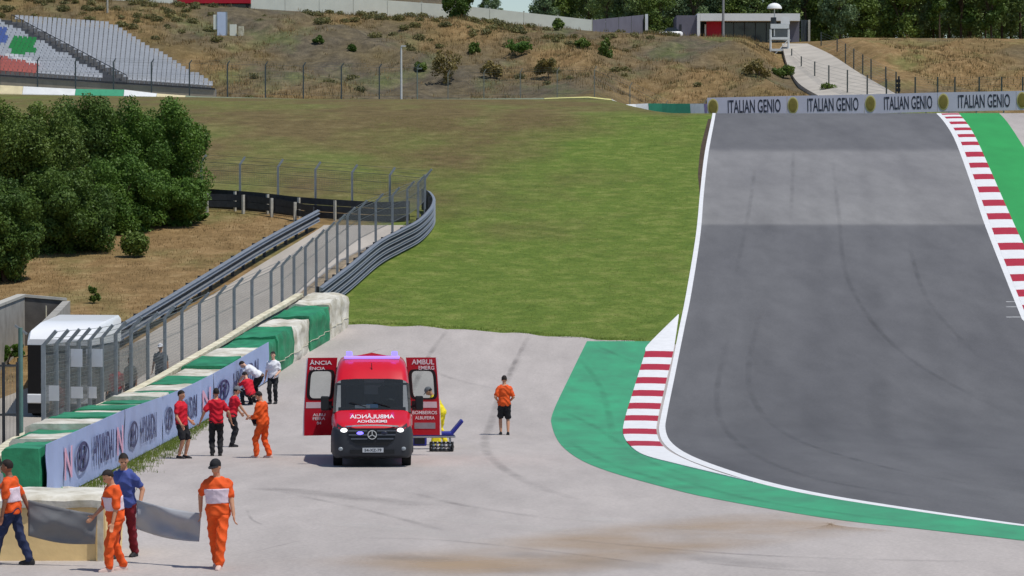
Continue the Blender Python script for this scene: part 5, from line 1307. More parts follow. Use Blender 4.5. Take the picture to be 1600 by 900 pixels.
    mb = MB(); mb.ell(M(0.30, 0.86, -0.06), (0.085, 0.02, 0.045), None, 14, 8); mb.build('strobe', mat('unlit_strobe', srgb(40, 42, 60), 0.3, 0.05), gr, smooth=True)
    mb = MB(); pts = [Vector((x, (0.02 + 0.20 * abs(x / 0.8) ** 3) + O - 0.03, 1.02 + 0.035 - 0.05 * (x / 0.8) ** 2)) for x in np.linspace(-0.74, 0.74, 13)]
    for p, q in zip(pts, pts[1:]): mb.bar(p, q, 0.03, 0.035)
    mb.build('hood_trim', chrome, rt)
    for s in (-1, 1):
        mb = MB(); mb.loft([[Vector((s * x, y + O, z)) for x, y, z in pts_] for pts_ in ([(0.60, 0.0, 0.82), (0.60, 0.02, 1.0), (0.60, 0.10, 1.0), (0.60, 0.1, 0.82)], [(0.74, 0.0, 0.80), (0.74, 0.03, 1.02), (0.74, 0.14, 1.02), (0.74, 0.14, 0.8)], [(0.89, 0.12, 0.84), (0.87, 0.16, 1.10), (0.86, 0.26, 1.10), (0.88, 0.24, 0.84)])], True, True); hl = mb.build('headlight', glass_mat('lamp_glass', (0.8, 0.85, 0.9), 0.25, 0.05), rt, smooth=True)
        mb = MB(); mb.ell((s * 0.70, -0.012 + O, 0.93), (0.085, 0.03, 0.055), None, 12, 8); mb.build('lit_lamp', lampw, hl, smooth=True)
        mb = MB(); mb.ell((s * 0.78, -0.02 + O, 0.47), (0.06, 0.03, 0.05), None, 12, 8); mb.build('fog_lamp', mat('fog_lamp_glass', srgb(150, 156, 160), 0.2, 0.05), rt, smooth=True)
        # mirror
        mb = MB(); mb.bar((s * 0.96, 1.35 + O, 1.45), (s * 1.12, 1.30 + O, 1.50), 0.05, 0.06); mr = mb.build('mirror_arm', blackp, rt)
        mb = MB(); mb.box((s * 1.19, 1.30 + O, 1.56), (0.20, 0.14, 0.36)); mb.build('mirror_housing', blackp, mr, bevel=0.03)
        # side glass, door lines, wheel arch, wheels
        mb = MB(); rg = []
        for y, za, zb in ((1.35, 1.50, 1.62), (1.65, 1.48, 1.90), (1.95, 1.46, 2.02), (2.45, 1.46, 2.04)):
            rg.append([Vector((s * (hw(y, z) + 0.006), y + O, z)) for z in (za, (za + zb) / 2, zb)])
        mb.loft(rg, False, False); mb.build('side_window', darkglass, rt)
        for y in (1.28, 2.52, 3.75):
            mb = MB(); mb.loft([[Vector((s * (hw(y + dy, z) + 0.004), y + dy + O, z)) for dy in (0, 0.015)] for z in np.linspace(0.5, 2.2, 8)], False, False); mb.build('door_gap', blackp, rt)
        mb = MB(); mb.box((s * 1.005, 2.38 + O, 1.28), (0.03, 0.18, 0.04)); mb.build('door_handle', blackp, rt)
        mb = MB(); mb.loft([[Vector((s * 1.002, y + O, z)) for z in (1.22, 1.0)] + [Vector((s * 1.012, y + O, z)) for z in (1.0, 1.22)] for y in (1.3, 5.7)], True, True); mb.build('side_stripe', decal, rt)
        put_text('INEM', Vector((s * 1.008, 4.5 + O, 1.7)), (0, s, 0), (0, 0, 1), 0.01, 0.01, decal, rt) if False else None
        for y in (1.02, 4.70):
            mb = MB(); c = Vector((s * 0.86, y + O, 0.355))
            mb.tube(c - Vector((0.115, 0, 0)), c + Vector((0.115, 0, 0)), 0.355, n=28); wh = mb.build('wheel', tyre_m, rt, bevel=0.02)
            mb = MB(); mb.tube(c + Vector((s * 0.10, 0, 0)), c + Vector((s * 0.122, 0, 0)), 0.21, 0.19, 20); mb.build('rim', rim_m, wh)
            mb = MB(); rg = []
            for k in range(13):
                t = math.pi * k / 12; rg.append([c + Vector((s * dx, -r * math.cos(t), r * math.sin(t) - 0.0)) for dx, r in ((0.145, 0.40), (0.17, 0.40), (0.17, 0.46), (0.145, 0.46))])
            mb.loft(rg, True, True); mb.build('wheel_arch', plast, rt)
    # under-body
    mb = MB(); mb.box((0, 2.9 + O, 0.33), (1.5, 5.4, 0.2)); mb.build('chassis', blackp, rt)
    mb = MB(); mb.box((0, 5.98 + O, 0.42), (1.7, 0.16, 0.1)); mb.build('rear_step', steel_m, rt)
    # plate
    mb = MB(); mb.box((0.02, -0.06 + O, 0.44), (0.52, 0.02, 0.115)); pl = mb.build('number_plate', plate_m, rt)
    put_text('54-XZ-79', Vector((0.02, -0.072 + O, 0.44)), (1, 0, 0), (0, 0, 1), 0.42, 0.07, blackp, pl)
    # light bar
    zb = 2.70; yb = 2.55
    mb = MB(); mb.box((0, yb + O, zb - 0.01), (1.42, 0.22, 0.07)); lb = mb.build('light_bar', lilac_l, rt, bevel=0.02)
    for s in (-1, 1):
        mb = MB(); mb.box((s * 0.58, yb + O, zb + 0.085), (0.15, 0.2, 0.12)); mb.build('beacon', blue_l, lb, bevel=0.03)
    mb = MB(); rg = [[Vector((x, yb - 0.02 + dy + O, zb + dz)) for dy, dz in ((-0.06, 0.02), (-0.05, h), (0.05, h), (0.06, 0.02))] for x, h in ((-0.36, 0.04), (0, 0.11), (0.36, 0.04))]; mb.loft(rg, True, True); mb.build('siren_cover', red_p, lb)
    mb = MB(); mb.tube((0, 1.98 + O, 2.36), (-0.01, 2.02 + O, 2.56), 0.012, 0.008, 6); mb.build('aerial', blackp, rt)
    # hood lettering, mirrored for drivers ahead
    hn = Vector((0, 0.62 - 0.10, 1.26 - 1.05)).normalized()
    put_text('AMBULÂNCIA', Vector((0, 0.56 + O, 1.262)), (1, 0, 0), hn, 1.10, 0.30, decal, rt, mirror=True)
    put_text('EMERGÊNCIA', Vector((0, 0.26 + O, 1.150)), (1, 0, 0), hn, 0.74, 0.20, decal, rt, mirror=True)
    # rear doors opened flat, outsides facing forward
    for s, t1, t2 in ((-1, 'ÂNCIA', 'ÊNCIA'), (1, 'AMBUL', 'EMERG')):
        # a pivot: hinge line on the body side
        xh = lambda z: hw(5.9, z) + 0.035
        W_ = 0.80; yb = 5.90 + O; ang = math.radians(14 if s < 0 else 6)     # swung a little past the plane of the rear
        ux = Vector((s * math.cos(ang), -math.sin(ang), 0)); th = Vector((s * math.sin(ang) * 1.0, math.cos(ang), 0)) * 0.07
        def dp(u, z, d=0.0): return Vector((s * xh(z), yb, z)) + ux * (u * W_) + th * d
        ou = [(0, 0.55), (1, 0.55), (1, 2.50), (0.86, 2.62), (0.14, 2.62), (0, 2.50)]
        def ring_panel(name, zz0, zz1, win, m, d0, d1, par):
            mb = MB(); us = np.linspace(0, 1, 2)
            mb.loft([[dp(0, zz0, d0), dp(1, zz0, d0), dp(1, zz0, d1), dp(0, zz0, d1)], [dp(0, zz1, d0), dp(1, zz1, d0), dp(1, zz1, d1), dp(0, zz1, d1)]], True, True); return mb.build(name, m, par)
        # door leaf with a rounded window hole
        cx, cz, wx, wz = 0.5, 1.90, 0.36, 0.36; NP = 40; inner = []; outer = []
        for k in range(NP):
            a = 2 * math.pi * (k + 0.5) / NP; e = 0.35
            cxx = math.copysign(abs(math.cos(a)) ** e, math.cos(a)); szz = math.copysign(abs(math.sin(a)) ** e, math.sin(a)); inner.append((cx + wx * cxx, cz + wz * szz))
            # ray to rectangle
            ca_, sa_ = math.cos(a), math.sin(a); zc = 0.5 * (0.55 + 2.62); hh = (2.62 - 0.55) / 2
            tz = 1e9
            tx = 0.5 / abs(ca_); tz1 = ((2.62 - cz) if sa_ > 0 else (cz - 0.55)) / abs(sa_)
            t_ = min(tx, tz1); outer.append((cx + ca_ * t_, cz + sa_ * t_))
        # snap nearest outer points to the corners
        for cxr, czr in ((0, 0.55), (1, 0.55), (1, 2.62), (0, 2.62)):
            k = min(range(NP), key=lambda i: (outer[i][0] - cxr) ** 2 + (outer[i][1] - czr) ** 2); outer[k] = (cxr, czr)
        mb = MB(); rg = []
        for k in range(NP + 1):
            o_, i_ = outer[k % NP], inner[k % NP]; rg.append([dp(*o_, 0), dp(*i_, 0), dp(*i_, 1), dp(*o_, 1)])
        mb.loft(rg, True, False); dr = mb.build('rear_door', shade_red_p, rt)
        mb = MB(); rg = []
        for k in range(NP + 1):
            i_ = inner[k % NP]; ex = (cx + (i_[0] - cx) * 1.28, cz + (i_[1] - cz) * 1.13); rg.append([dp(*ex, -0.12), dp(*i_, -0.12), dp(*i_, 0.02), dp(*ex, 0.02)])
        mb.loft(rg, True, False); mb.build('window_seal', blackp, dr)
        mb = MB(); mb.add([dp(*i_, 0.3) for i_ in inner], [tuple(range(NP))]); mb.build('window_pane', pane_g, dr)
        for z in (0.9, 2.3):
            mb = MB(); mb.box(dp(-0.02, z, 0.3), (0.05, 0.08, 0.12)); mb.build('hinge', blackp, dr)
        mb = MB(); mb.bar(dp(1.0, 0.55, 0.5), dp(1.0, 2.6, 0.5), 0.03, 0.085); mb.build('edge_strip', decal, dr)
        right = ux if s > 0 else -ux; up = (dp(0, 2.5) - dp(0, 1.0)).normalized()
        fo = -0.10
        put_text(t1, dp(0.56, 2.50, fo), right, up, 0.60, 0.135, decal, dr); put_text(t2, dp(0.66, 2.345, fo), right, up, 0.42, 0.10, decal, dr)
        mb = MB(); mb.loft([[dp(u, 1.28, fo), dp(u, 1.44, fo), dp(u, 1.44, 0), dp(u, 1.28, 0)] for u in ((0.34, 0.92) if s > 0 else (0.30, 0.96))], True, True); mb.build('reflector_plate', mat('pinkish_reflector', srgb(206, 190, 196), 0.5, 0.05), dr)
        mb = MB(); mb.loft([[dp(u, 1.22, fo), dp(u, 1.46, fo), dp(u, 1.46, 0), dp(u, 1.22, 0)] for u in (0.08, 0.28)], True, True); mb.build('door_latch', blackp, dr)
        if s > 0:
            put_text('BOMBEIROS', dp(0.50, 1.15, fo), right, up, 0.66, 0.09, decal, dr); put_text('ALBUFEIRA', dp(0.50, 1.01, fo), right, up, 0.52, 0.085, decal, dr)
            mb = MB(); mb.loft([[dp(u, 0.72, fo), dp(u, 0.88, fo), dp(u, 0.88, 0), dp(u, 0.72, 0)] for u in (0.15, 0.85)], True, True); mb.build('plate_recess', mat('grey_plate', srgb(140, 140, 146), 0.5, 0.1), dr)
        else:
            put_text('ALBU', dp(0.5, 1.10, fo), right, up, 0.34, 0.075, decal, dr); put_text('FEIRA', dp(0.5, 1.0, fo), right, up, 0.34, 0.075, decal, dr); put_text('04', dp(0.5, 0.88, fo), right, up, 0.12, 0.075, decal, dr)
    # interior of the patient box, seen past the doors
    mb = MB(); mb.box((0, 5.85 + O, 0.60), (1.6, 0.1, 0.05)); mb.build('sill', steel_m, rt)
    return rt
AMB = ambulance()

# stretcher and cases beside the rear of the ambulance
def local_px(px, py): p = P(px, py); return G(p.x, p.y)
bluepad = mat('blue_vinyl_pad', srgb(44, 48, 140), 0.5, 0.08, 3)
def stretcher():
    c = local_px(672, 702); rt = empty('stretcher', c, math.radians(4), 'blue padded wheeled stretcher lowered behind the open right rear door', 'stretcher')
    mb = MB(); mb.box((0, 0, 0.44), (1.3, 0.5, 0.10)); mb.build('mattress', bluepad, rt, bevel=0.03)
    mb = MB(); mb.box((0.74, 0, 0.62), (0.5, 0.5, 0.09), Matrix.Rotation(math.radians(-50), 3, 'Y')); mb.build('backrest', bluepad, rt, bevel=0.03)
    mb = MB()
    for y in (-0.24, 0.24): mb.tube((-0.68, y, 0.36), (0.68, y, 0.36), 0.022)
    mb.tube((-0.68, -0.24, 0.36), (-0.68, 0.24, 0.36), 0.022); mb.tube((0.68, -0.24, 0.36), (0.68, 0.24, 0.36), 0.022); mb.build('frame', rim_m, rt)
    for x in (-0.55, 0.55):
        for y in (-0.22, 0.22):
            mb = MB(); mb.tube((x, y, 0.36), (x * 1.05, y, 0.1), 0.02); lg = mb.build('leg', rim_m, rt)
            mb = MB(); mb.tube((x * 1.05, y - 0.02, 0.085), (x * 1.05, y + 0.02, 0.085), 0.085, n=14); mb.build('castor', tyre_m, lg)
stretcher()
def case():
    c = local_px(690, 706); rt = empty('equipment_crate', c, math.radians(-3), 'black open equipment crate of pale bottles on the ground behind the ambulance', 'crate')
    mb = MB(); mb.box((0, 0, 0.02), (0.64, 0.34, 0.04)); mb.build('floor_tray', blackp, rt)
    for x in (-0.31, 0.31): mb = MB(); mb.box((x, 0, 0.15), (0.025, 0.34, 0.24)); mb.build('end_panel', blackp, rt)
    for y in (-0.16, 0.16):
        for z in (0.07, 0.15, 0.25): mb = MB(); mb.box((0, y, z), (0.60, 0.022, 0.035)); mb.build('slat', blackp, rt)
    for i in range(5):
        mb = MB(); mb.tube((-0.23 + i * 0.115, 0, 0.04), (-0.23 + i * 0.115, 0, 0.22), 0.045, n=10); mb.tube((-0.23 + i * 0.115, 0, 0.22), (-0.23 + i * 0.115, 0, 0.28), 0.03, 0.015, 10); mb.build('bottle', decal if i % 2 else mat('clear_bottle', srgb(150, 160, 170), 0.3, 0.05), rt, smooth=True)
case()
c = local_px(681, 698); rt = empty('medical_bag', c, 0.2, 'small yellow medical bag beside the black crate', 'bag')
yel = mat('yellow_suit_cloth', srgb(236, 214, 30), 0.7, 0.10, 5, bump=0.2)
mb = MB(); mb.box((0, 0, 0.16), (0.28, 0.2, 0.32), taper=0.8); mb.build('bag_body', yel, rt, bevel=0.04)
mb = MB(); mb.tube((-0.08, 0, 0.32), (-0.05, 0, 0.40), 0.012); mb.tube((-0.05, 0, 0.40), (0.05, 0, 0.40), 0.012); mb.tube((0.05, 0, 0.40), (0.08, 0, 0.32), 0.012); mb.build('handle', blackp, rt)
c = local_px(655, 697); rt = empty('medical_bag', c, 0.1, 'dark blue medical bag beside the ambulance rear wheel', 'bag')
mb = MB(); mb.box((0, 0, 0.17), (0.42, 0.28, 0.34)); mb.build('bag_body', bluepad, rt, bevel=0.05); mb = MB(); mb.box((0, -0.15, 0.17), (0.3, 0.04, 0.2)); mb.build('pocket', blackp, rt, bevel=0.01)

# ------------------------------------------------------------------ truck parked behind the fence
def truck():
    Y = 103.0; a = at(41, 537, Y); b = at(143, 537, Y); w = b.x - a.x; c = G((a.x + b.x) / 2, Y)
    rt = empty('truck', c, math.radians(-9), 'white-roofed truck parked on the service road behind the fence netting', 'truck')
    H_ = a.z - c.z; white = mat('white_truck_paint', srgb(238, 238, 238), 0.35, 0.03, 1.5, coat=0.3); tg = mat('truck_side_grey', srgb(120, 122, 122), 0.6, 0.08, 1.5)
    h = w / 2 * 1.03
    mb = MB(); rg = []
    for y, z0, z1, k in ((0.0, H_ - 0.06, H_ + 0.14, 0.97), (0.25, H_ - 0.06, H_ + 0.40, 1.0), (1.3, H_ - 0.06, H_ + 0.62, 1.0), (3.4, H_ - 0.06, H_ + 0.80, 1.0), (3.5, H_ - 0.06, H_ + 0.74, 0.99)):
        rg.append([Vector((x * h * k, y, z)) for x, z in ((-1, z0), (1, z0), (1, z1 - 0.1), (0.93, z1), (-0.93, z1), (-1, z1 - 0.1))])
    mb.loft(rg, True, True); mb.build('roof_fairing', white, rt, smooth=True)
    mb = MB(); mb.box((0, 1.75, (H_ - 0.06 + 0.75) / 2), (2 * h * 0.97, 3.3, H_ - 0.06 - 0.75)); mb.build('cab_body', tg, rt, bevel=0.05)
    mb = MB(); mb.box((-0.05, 0.085, H_ - 0.62), (2 * h * 0.86, 0.03, 0.85)); mb.build('windscreen', darkglass, rt)
    mb = MB(); mb.box((-h * 0.66, 0.04, H_ * 0.52), (h * 0.60, 0.12, H_ * 0.92)); mb.build('opening_shade', mat('opening_shade_dark', srgb(18, 13, 12), 0.7, 0.2, 3), rt)  # near-black slab, its colour standing in for a shaded opening
    mb = MB(); mb.box((0.05, 0.06, 1.05), (2 * h * 0.7, 0.04, 0.5)); mb.build('grille', blackp, rt)
    mb = MB(); mb.box((0, 0.03, 0.62), (2 * h * 0.98, 0.16, 0.3)); mb.build('bumper', white, rt, bevel=0.03)
    for s in (-1, 1):
        mb = MB(); mb.box((s * h * 0.78, 0.02, 0.98), (0.3, 0.06, 0.16)); mb.build('headlight', mat('lamp_clear', srgb(200, 206, 210), 0.2, 0.05), rt, bevel=0.02)
        mb = MB(); mb.bar((s * h * 0.98, 0.2, H_ - 0.4), (s * (h + 0.22), 0.05, H_ - 0.45), 0.03, 0.03); mb.box((s * (h + 0.24), 0.05, H_ - 0.7), (0.16, 0.08, 0.45)); mb.build('mirror', blackp, rt)
        for y in (0.75, 3.0):
            mb = MB(); q = Vector((s * h * 0.86, y, 0.46)); mb.tube(q - Vector((0.14, 0, 0)), q + Vector((0.14, 0, 0)), 0.46, n=24); wl = mb.build('wheel', tyre_m, rt, bevel=0.02)
            mb = MB(); mb.tube(q + Vector((s * 0.12, 0, 0)), q + Vector((s * 0.15, 0, 0)), 0.26, 0.24, 18); mb.build('rim', rim_m, wl)
    mb = MB(); mb.loft([[Vector((h * 0.975, y, z)) for z in (H_ - 1.0, H_ - 0.35)] for y in (0.5, 1.6)], False, False); mb.build('side_window', darkglass, rt)
truck()
# ------------------------------------------------------------------ people
skin_m = [mat('skin_tan', srgb(196, 142, 110), 0.6, 0.05, 8), mat('skin_light', srgb(214, 166, 138), 0.6, 0.05, 8), mat('skin_brown', srgb(140, 92, 68), 0.6, 0.05, 8)]
hair_m = mat('dark_hair', srgb(36, 28, 24), 0.8, 0.2, 20)
cl = {'orange': mat('orange_cloth', srgb(232, 88, 26), 0.8, 0.10, 6, bump=0.3, bscale=14), 'red': mat('red_cloth', srgb(206, 18, 42), 0.8, 0.10, 6, bump=0.3, bscale=14), 'white': mat('white_cloth', srgb(226, 226, 230), 0.8, 0.05, 6, bump=0.3, bscale=14),
      'black': mat('black_cloth', srgb(30, 30, 34), 0.85, 0.15, 6, bump=0.3, bscale=14), 'navy': mat('navy_denim', srgb(36, 46, 78), 0.85, 0.15, 6, bump=0.3, bscale=14), 'blue': mat('blue_cloth', srgb(70, 84, 150), 0.85, 0.12, 6, bump=0.3, bscale=14), 'yellow': yel,
      'bib': mat('white_bib_cloth', srgb(226, 206, 216), 0.8, 0.05, 6, bump=0.2), 'grey': mat('grey_cloth', srgb(110, 112, 116), 0.85, 0.1, 6), 'maroon': mat('maroon_cloth', srgb(120, 24, 36), 0.85, 0.1, 6)}
shoe_m = mat('dark_shoe', srgb(34, 32, 34), 0.7, 0.1, 6); shoe_o = mat('pale_shoe', srgb(206, 180, 170), 0.7, 0.1, 6)
REM = []     # voxel-merge queue: (temp object, name, material, parent, wrinkle amplitude, voxel)
def queue(mb, name, m, parent, vox, amp=0.0, freq=9.0, sm=2):
    me = mb.mesh(name); bm = bmesh.new(); bm.from_mesh(me); bmesh.ops.recalc_face_normals(bm, faces=bm.faces[:]); bm.to_mesh(me); bm.free()
    o = bpy.data.objects.new('tmp', me); C.objects.link(o); md = o.modifiers.new('m', 'REMESH'); md.mode = 'VOXEL'; md.voxel_size = vox
    if sm: s2 = o.modifiers.new('s', 'SMOOTH'); s2.factor = 0.5; s2.iterations = sm
    REM.append((o, name, m, parent, amp, freq))
def ik(a, c, l1, l2, pole):
    a = Vector(a); c = Vector(c); d = c - a; L_ = d.length
    if L_ > (l1 + l2) * 0.995: c = a + d.normalized() * (l1 + l2) * 0.995; d = c - a; L_ = d.length
    x = (l1 * l1 - l2 * l2 + L_ * L_) / (2 * L_); h = math.sqrt(max(l1 * l1 - x * x, 0)); u = d.normalized()
    p = Vector(pole); p = (p - u * p.dot(u)); p = p.normalized() if p.length > 1e-5 else u.orthogonal()
    return a + u * x + p * h, c
def person(px, py, H, yaw, label, shirt='orange', trousers='orange', shorts=False, sleeve=0.62, hl=(-0.28, 0.05, 0.80), hr=(0.28, 0.05, 0.80), fl=(-0.10, 0.0), fr=(0.10, 0.0),
           lean=0.0, side=0.0, hip=None, hipy=0.0, head=(0, 0), cap=None, bib=False, skin=0, shoe=None, pos=None, group='people on the run-off', hair='short', loose=1.0, twist=0.0, ground_off=0.0, foot_dir=(0, 0)):
    base = P(px, py) if pos is None else Vector(pos); base = G(base.x, base.y, ground_off)
    rt = empty('person', base, math.radians(yaw), label, 'person', group); k = H / 1.75; vx = 0.0115
    sm_ = skin_m[skin]
    hipz = (0.92 if hip is None else hip); Rl = Matrix.Rotation(math.radians(-lean), 3, 'X') @ Matrix.Rotation(math.radians(side), 3, 'Y') @ Matrix.Rotation(math.radians(twist), 3, 'Z')
    pel = Vector((0, hipy, hipz))
    def T(x, y, z): return (pel + Rl @ Vector((x, y, z - 0.92))) * k      # torso frame: rest heights
    def S(v): return Vector(v) * k
    TOR = [(0.84, .135, .10, 0), (0.90, .165, .118, 0), (0.97, .168, .12, 0), (1.08, .150, .108, 0), (1.18, .155, .110, .005), (1.30, .170, .122, .01), (1.37, .166, .115, .005), (1.42, .130, .095, -.005), (1.46, .090, .078, -.008), (1.49, .065, .066, -.01)]
    def torso(mb, infl, z0=0.84, z1=1.49, add=0.0):
        zs = [z0] + [t[0] for t in TOR if z0 < t[0] < z1] + [z1]; rings = []
        for z in zs:
            rx = np.interp(z, [t[0] for t in TOR], [t[1] for t in TOR]) + infl; ry = np.interp(z, [t[0] for t in TOR], [t[2] for t in TOR]) + infl; oy = np.interp(z, [t[0] for t in TOR], [t[3] for t in TOR])
            rings.append([T(rx * math.copysign(abs(math.cos(a)) ** 0.85, math.cos(a)), oy + ry * math.copysign(abs(math.sin(a)) ** 0.85, math.sin(a)), z) for a in np.linspace(0, 2 * math.pi, 21)[:-1]])
        mb.loft(rings, True, True)
    sh = [T(-0.166, -0.005, 1.385), T(0.166, -0.005, 1.385)]; hj = [(pel + Vector((-0.088, 0, -0.02))) * k, (pel + Vector((0.088, 0, -0.02))) * k]
    arms = []; legs = []
    for i, (h_, sgn) in enumerate(((hl, -1), (hr, 1))):
        e, w = ik(sh[i], S(h_), 0.285 * k, 0.255 * k, Rl @ Vector((sgn * 0.45, -0.9, -0.2))); arms.append((sh[i], e, w))
    for i, (f_, sgn) in enumerate(((fl, -1), (fr, 1))):
        an = S((f_[0], f_[1], (f_[2] if len(f_) > 2 else 0) + 0.085)); kn, an = ik(hj[i], an, 0.425 * k, 0.425 * k, Vector((sgn * 0.12, 1, 0.1))); legs.append((hj[i], kn, an))
    b = MB(); torso(b, 0.0)
    nb_, hd = T(0, -0.005, 1.46), None
    Rh = Rl @ Matrix.Rotation(math.radians(head[0]), 3, 'Z') @ Matrix.Rotation(math.radians(-head[1]), 3, 'X')
    neck_top = T(0, 0.005, 1.56)
    def Hd(x, y, z): return neck_top + Rh @ (Vector((x, y + 0.012, z)) * k)
    b.capsule(nb_, Hd(0, -0.01, 0.03), 0.058 * k, 0.054 * k)
    b.ell(Hd(0, 0.0, 0.095), (0.074 * k, 0.094 * k, 0.105 * k), Rh, 14, 10); b.ell(Hd(0, 0.035, 0.035), (0.052 * k, 0.055 * k, 0.055 * k), Rh, 12, 8)
    b.ell(Hd(0, 0.098, 0.065), (0.015 * k, 0.022 * k, 0.026 * k), Rh, 8, 6)
    b.ell(Hd(0, 0.088, 0.025), (0.024 * k, 0.012 * k, 0.010 * k), Rh, 8, 6)
    for s in (-1, 1): b.ell(Hd(s * 0.076, -0.005, 0.075), (0.012 * k, 0.02 * k, 0.03 * k), Rh, 8, 6)
    for i, (s_, e, w) in enumerate(arms):
        sgn = (-1, 1)[i]
        b.capsule(s_, e, 0.056 * k, 0.043 * k); b.capsule(e, w, 0.043 * k, 0.029 * k)
        d = (w - e).normalized(); fw = Rl @ Vector((0, 1, 0)); wd = (fw - d * fw.dot(d)); wd = wd.normalized() if wd.length > 1e-3 else d.orthogonal().normalized(); nn = d.cross(wd) * (-sgn)
        Rm = Matrix((wd, nn, d)).transposed()
        b.ell(w + d * 0.055 * k, (0.042 * k, 0.019 * k, 0.062 * k), Rm, 10, 8)
        for f in range(4):
            q = w + (d * 0.100 + wd * (0.030 - 0.020 * f)) * k; ln = (0.040, 0.045, 0.042, 0.033)[f] * k
            m1 = q + (d * 0.9 + nn * -0.25 * 1.0).normalized() * ln; m2 = m1 + (d * 0.65 - nn * 0.7).normalized() * ln * 0.9
            b.capsule(q - d * 0.02 * k, m1, 0.0105 * k, 0.0100 * k, 7); b.capsule(m1, m2, 0.0100 * k, 0.0090 * k, 7)
        q = w + (d * 0.035 + wd * 0.036) * k; m1 = q + (d * 0.7 + wd * 0.6).normalized() * 0.038 * k; b.capsule(q, m1, 0.013 * k, 0.0115 * k, 7); b.capsule(m1, m1 + (d * 0.9 + wd * 0.15).normalized() * 0.032 * k, 0.0115 * k, 0.0100 * k, 7)
    for i, (h_, kn, an) in enumerate(legs):
        b.capsule(h_, kn, 0.082 * k, 0.054 * k); b.capsule(kn, kn.lerp(an, 0.35), 0.052 * k, 0.055 * k); b.capsule(kn.lerp(an, 0.35), an, 0.055 * k, 0.036 * k)
        b.capsule(an, an + S((0, 0.10, -0.045)), 0.038 * k, 0.030 * k)
    queue(b, 'body', sm_, rt, 0.0105)
    # eyes
    for s in (-1, 1):
        m_ = MB(); m_.ell(Hd(s * 0.031, 0.086, 0.092), (0.013 * k, 0.008 * k, 0.008 * k), Rh, 8, 6); m_.build('eye', mat('dark_eye', srgb(24, 20, 18), 0.3, 0.1), rt)
    # shirt
    s1 = MB(); il = 0.022 * loose; torso(s1, il, 0.86 if not bib == 'suit' else 0.84, 1.475)
    il = il * 0.72
    for s_, e, w in arms:
        if sleeve <= 1: s1.capsule(s_, s_.lerp(e, sleeve), (0.056 + il) * k, (0.052 + il) * k)
        else:
            s1.capsule(s_, e, (0.056 + il) * k, (0.046 + il) * k); s1.capsule(e, e.lerp(w, sleeve - 1), (0.046 + il) * k, (0.036 + il) * k)
    s1.capsule(T(-0.07, -0.01, 1.42), T(0.07, -0.01, 1.42), 0.078 * k, 0.078 * k); il = 0.022 * loose
    queue(s1, 'shirt', cl[shirt], rt, 0.014, 0.012, 9)
    # trousers or shorts
    t1 = MB(); tl = 0.020 * loose; torso(t1, tl * 0.75, 0.84, 0.99)
    for h_, kn, an in legs:
        if shorts:
            t1.capsule(h_, h_.lerp(kn, 0.86), (0.084 + tl) * k, (0.074 + tl) * k)
        else:
            t1.capsule(h_, kn, (0.082 + tl) * k, (0.058 + tl) * k); t1.capsule(kn, an.lerp(kn, 0.06), (0.058 + tl) * k, (0.050 + tl * 0.9) * k)
    queue(t1, 'shorts' if shorts else 'trousers', cl[trousers], rt, 0.014, 0.012, 8)
    # shoes: sole and upper in one shaped mesh
    for i, (h_, kn, an) in enumerate(legs):
        fy = foot_dir[i]; Rf = Matrix.Rotation(math.radians(fy), 3, 'Z'); m_ = MB(); rings = []
        c = Vector((an.x, an.y, 0)) ; zf = an.z - 0.085 * k
        for y, w_, z0, z1 in ((-0.075, .026, .012, .07), (-0.06, .036, 0, .10), (0.0, .042, 0, .115), (0.06, .046, 0, .09), (0.12, .048, 0, .07), (0.165, .042, 0, .058), (0.195, .022, .006, .04)):
            rings.append([c + Rf @ (Vector((x * w_, y, z)) * k) + Vector((0, 0, zf)) for x, z in ((-1, z0), (1, z0), (1.05, z0 + (z1 - z0) * .4), (0.8, z1 * .85), (0.35, z1), (-0.35, z1), (-0.8, z1 * .85), (-1.05, z0 + (z1 - z0) * .4))])
        m_.loft(rings, True, True); m_.build('shoe', shoe or shoe_m, rt, smooth=True)
    # hair or cap
    if hair:
        hm = MB(); rings = []
        for z, r in ((0.055, 0.95), (0.09, 1.03), (0.13, 1.05), (0.17, 0.86), (0.20, 0.50), (0.212, 0.1)):
            ring = []
            for a in np.linspace(0, 2 * math.pi, 19)[:-1]:
                rx, ry = 0.078 * r, 0.10 * r; x, y = rx * math.cos(a), ry * math.sin(a) - 0.006; zz_ = z
                if math.sin(a) > 0.1 and z < 0.15: zz_ = 0.150 + 0.012 * math.sin(a); x *= 0.93; y = min(y, 0.088)
                ring.append(Hd(x, y, zz_ + 0.004))
            rings.append(ring)
        hm.loft(rings, True, True)
        if hair == 'bun': hm.ell(Hd(0, -0.10, 0.15), (0.045 * k, 0.045 * k, 0.045 * k), None, 10, 8)
        if hair == 'long': hm.ell(Hd(0, -0.085, 0.04), (0.065 * k, 0.04 * k, 0.11 * k), Rh, 10, 8)
        hm.build('hair', hair_m, rt, smooth=True)
